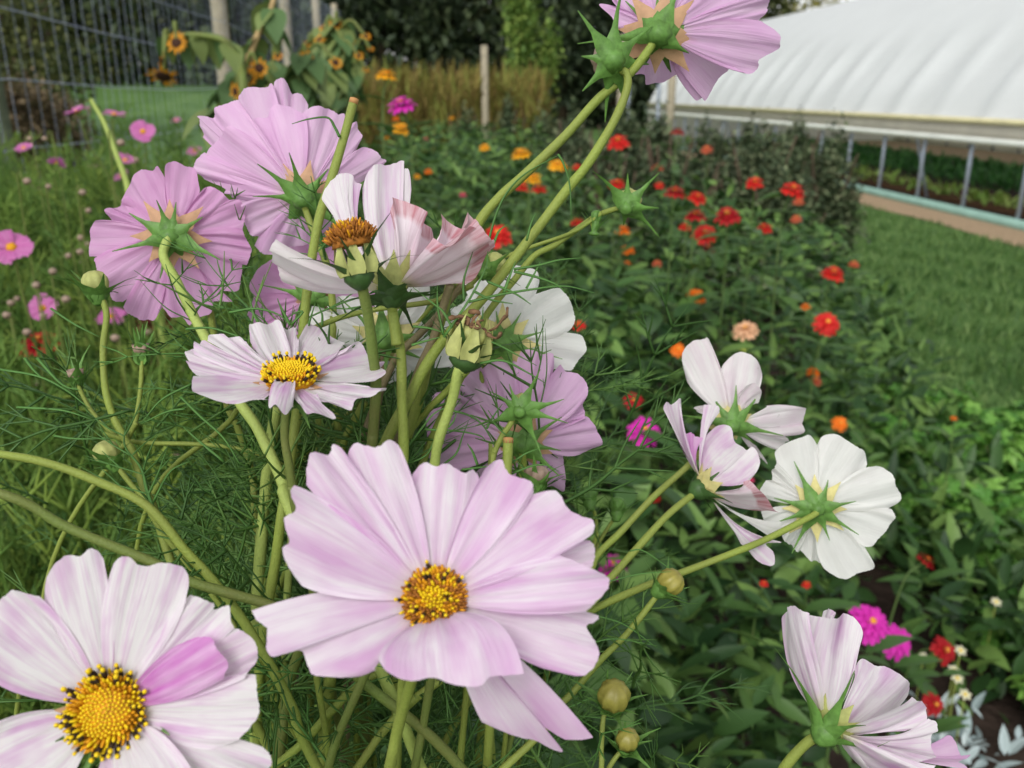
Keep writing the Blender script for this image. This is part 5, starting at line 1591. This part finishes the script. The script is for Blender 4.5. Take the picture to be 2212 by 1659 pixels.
# feathery mass
RG = random.Random(31)
Ms, rn = [], []
tp = [to_np(*feather(Vector((0, 0, 0)), Vector((1, 0, 0)), Vector((0, 0, 1)), .10, 4, RG, .0013)) for _ in range(8)]
tp = [(V, F) for V, F in tp]
for k in range(5200):
    y = .75 + RG.random() ** 1.2 * 2.6
    xl = -.62 * y - .15; xr = -.20 * y - .12
    if y > 2: xr = -.32 * y
    x = RG.uniform(xl, xr)
    top = np.interp(y, [.7, 1.0, 1.6, 2.4, 3.4], [.94, 1.06, 1.20, 1.28, 1.28]) + .05 * math.sin(x * 9) + .04 * math.sin(y * 13)
    z = top - RG.random() ** 1.6 * .55
    M = rot_mat(RG, RG.uniform(-1.5, -.3), RG.choice((.7, 1.0, 1.3, 2.0)))
    M[:3, 3] = (x, y, z)
    Ms.append(M); rn.append(min(1, max(0, RG.gauss(.5, .22))))
V, F, R = merge_scatter(tp, Ms, rn)
tag(np_obj('fence_bed_foliage', V, F, R, MAT['thread_far'], smooth=True), 'soft feathery green foliage of the cosmos bed along the fence', 'foliage', kind='stuff')

# broad leaves behind the forked stem and between beds
n = 1500
yv = NR.uniform(.75, 3.2, n); xv = NR.uniform(-.55, .25, n) * yv * .75
pos = np.stack([xv, yv, np.interp(yv, [.7, 1.5, 3.2], [.85, .98, 1.12]) - NR.random(n) ** 1.5 * .4], -1)
V, F, R = batch(TPL_LEAF, pos, NR.uniform(.07, .13, n), NR.uniform(-.6, .6, n))
tag(np_obj('broad_foliage', V, F, R, MAT['zleaf'], smooth=True), 'broad dark green leaves in the shade behind the cosmos clump', 'foliage', kind='stuff')

# ------------------------------------------------------------------ sunflowers
SLEAF = []
for m in range(2):
    V, F = leaf_tpl(1, .72, .15, .55, 6)
    SLEAF.append(make_mesh('sunflower_leaf', [tuple(v) for v in V], F, MAT['sun_leaf'], rnd=[.35 + .35 * m] * len(V)))
V, F = leaf_tpl(1, .32, .1, .1, 4)
SRAY = make_mesh('sunflower_ray', [tuple(v) for v in V], F, MAT['sunray'])
Vd, Fd = lathe(Vector((0, 0, 0)), Vector((0, 0, 1)), [(-.2, .3), (-.05, .55), (.05, .5), (.12, .3), (.1, .05)], 14)
SDSC = make_mesh('sunflower_disc', [tuple(v) for v in Vd], Fd, MAT['sundisc'])
def sunflower(label, stalk, d, heads, nleaf=10, mat='sunstem', lsize=(.10, .18), rays=14, span=(.15, .8)):
    sp = P3('F', stalk, d)
    g = Vector((sp[-1].x, sp[-1].y + .02, 0))
    sp = sp + [(sp[-1] + g) / 2, g]
    root = empty('sunflower', g, label, 'sunflower', 'drooping sunflowers by the fence')
    cp = catmull(sp, 40)
    obj('stem', *tube(cp, [.008 + .008 * k / 39 for k in range(40)], 8), MAT[mat], root)
    for hx, hy, px, tl in heads:
        dd = d if isinstance(d, (int, float)) else d[0]
        H = P(hx, hy, dd - .02)
        R = px / FP * dd / 2
        up = axis(*tl)
        X, Y, Z = frame(up)
        Bm = Matrix.Translation(H - g) @ Matrix((X, Y, Z)).transposed().to_4x4()
        hd = link_shared('flower_head', SDSC, root, Bm @ Matrix.Scale(R, 4))
        for k in range(rays):
            link_shared('ray', SRAY, hd, Matrix.Rotation(2 * math.pi * k / rays + RNG.uniform(-.1, .1), 4, 'Z') @ Matrix.Translation((.4, 0, 0)) @ Matrix.Rotation(RNG.uniform(-.4, .3), 4, 'Y') @ Matrix.Scale(RNG.uniform(.6, .85), 4))
        near = min(cp, key=lambda q: (q - H).length)
        obj('flower_stalk', *tube(catmull([near, (near + H) / 2 + Vector((0, 0, .05)), H - up * (.2 * R)], 10), .006, 6), MAT['stem_dark'], root)
    for k in range(nleaf):
        s = span[0] + (span[1] - span[0]) * (k + RNG.random()) / nleaf
        c = cp[int(s * 28)]
        M = Matrix.Translation(c - g) @ Matrix.Rotation(RNG.uniform(0, 6.28), 4, 'Z') @ Matrix.Rotation(RNG.uniform(.1, .9), 4, 'Y') @ Matrix.Scale(RNG.uniform(*lsize), 4)
        link_shared('leaf', SLEAF[k % 2], root, M)
sunflower('bent sunflower with a small dark eyed head hanging in front of the wire', [(372, 78), (430, 76), (490, 92), (520, 150), (530, 240)], 2.7, [(381, 92, 44, (.1, .1, 1)), (350, 132, 40, (-.9, .3, .3)), (352, 165, 62, (0, -.9, .3))], 10, 'stem_dark', (.06, .11), span=(.0, .5))
sunflower('tan dried sunflower stalk rising past the fence posts', [(600, -40), (585, 20), (555, 80), (535, 140), (530, 240)], 2.8, [(535, 168, 40, (.2, -.2, .9)), (560, 147, 40, (.2, 0, .95)), (508, 198, 36, (-.5, -.2, .6))], 16, 'sunstem', (.07, .13))
sunflower('leafy sunflower with spent brown heads behind the big cupped cosmos', [(660, 110), (650, 150), (640, 220), (640, 300)], 3.0, [(662, 127, 38, (.3, -.1, .9)), (725, 135, 30, (.3, .2, .8))], 34, 'stem_dark', (.07, .14), span=(.0, .7))
sunflower('branching sunflower with small golden heads right of the fence posts', [(735, 40), (725, 90), (715, 160), (705, 260)], 3.3, [(725, 52, 34, (.2, .5, .7)), (790, 78, 24, (.2, .5, .7)), (690, 85, 28, (-.3, .4, .7)), (745, 100, 26, (.1, .3, .9)), (700, 60, 22, (0, .4, .8)), (775, 120, 22, (.3, .3, .8))], 36, 'stem_dark', (.06, .12), span=(.0, .75))
sunflower('leafy sunflower plant leaning over the lawn edge', [(520, 150), (500, 190), (480, 230), (470, 300)], 2.9, [], 18, 'stem_dark', (.09, .16), span=(.0, .7))
sunflower('tangled sunflower plant with yellowing leaves and many small heads', [(690, 60), (680, 120), (675, 190), (672, 280)], 3.5, [(665, 95, 20, (0, .5, .7)), (712, 108, 22, (.2, .4, .8)), (645, 150, 24, (-.2, .2, .9)), (735, 170, 18, (.2, .6, .6))], 44, 'stem_dark', (.06, .12), span=(.0, .8))
sunflower('sunflower plant leaning over the dry stalks with a few golden heads', [(770, 90), (765, 140), (755, 200), (750, 290)], 3.8, [(800, 105, 18, (.2, .6, .6)), (758, 92, 18, (0, .5, .8)), (790, 150, 16, (.3, .4, .7))], 40, 'stem_dark', (.06, .11), span=(.0, .8))
sunflower('short sunflower with broad leaves just behind the big cupped cosmos', [(590, 130), (585, 170), (580, 220), (578, 300)], 3.1, [(600, 120, 22, (.1, .3, .9))], 34, 'stem_dark', (.08, .14), span=(.0, .7))
# wilted pale stalk above the pink cosmos
bw = P3('F', [(196, 215), (225, 265), (250, 330), (272, 390), (285, 450)], 1.25)
bw += [bw[-1] - Vector((-.02, 0, .2)), bw[-1] - Vector((-.02, 0, .6)), Vector((bw[-1].x + .02, bw[-1].y, 0))]
rt = empty('dry_stalk_plant', bw[-1], 'yellowed bent stalk rising above the small pink cosmos', 'plant')
obj('stem', *tube(catmull(bw, 40), [.003 + .003 * k / 39 for k in range(40)], 7), MAT['stem_pale'], rt)
obj('withered_tip', *bract_mesh(bw[0], axis(-.9, -.3, .1), Vector((0, 0, 1)), .02, .008, -.5), MAT['straw'], rt)
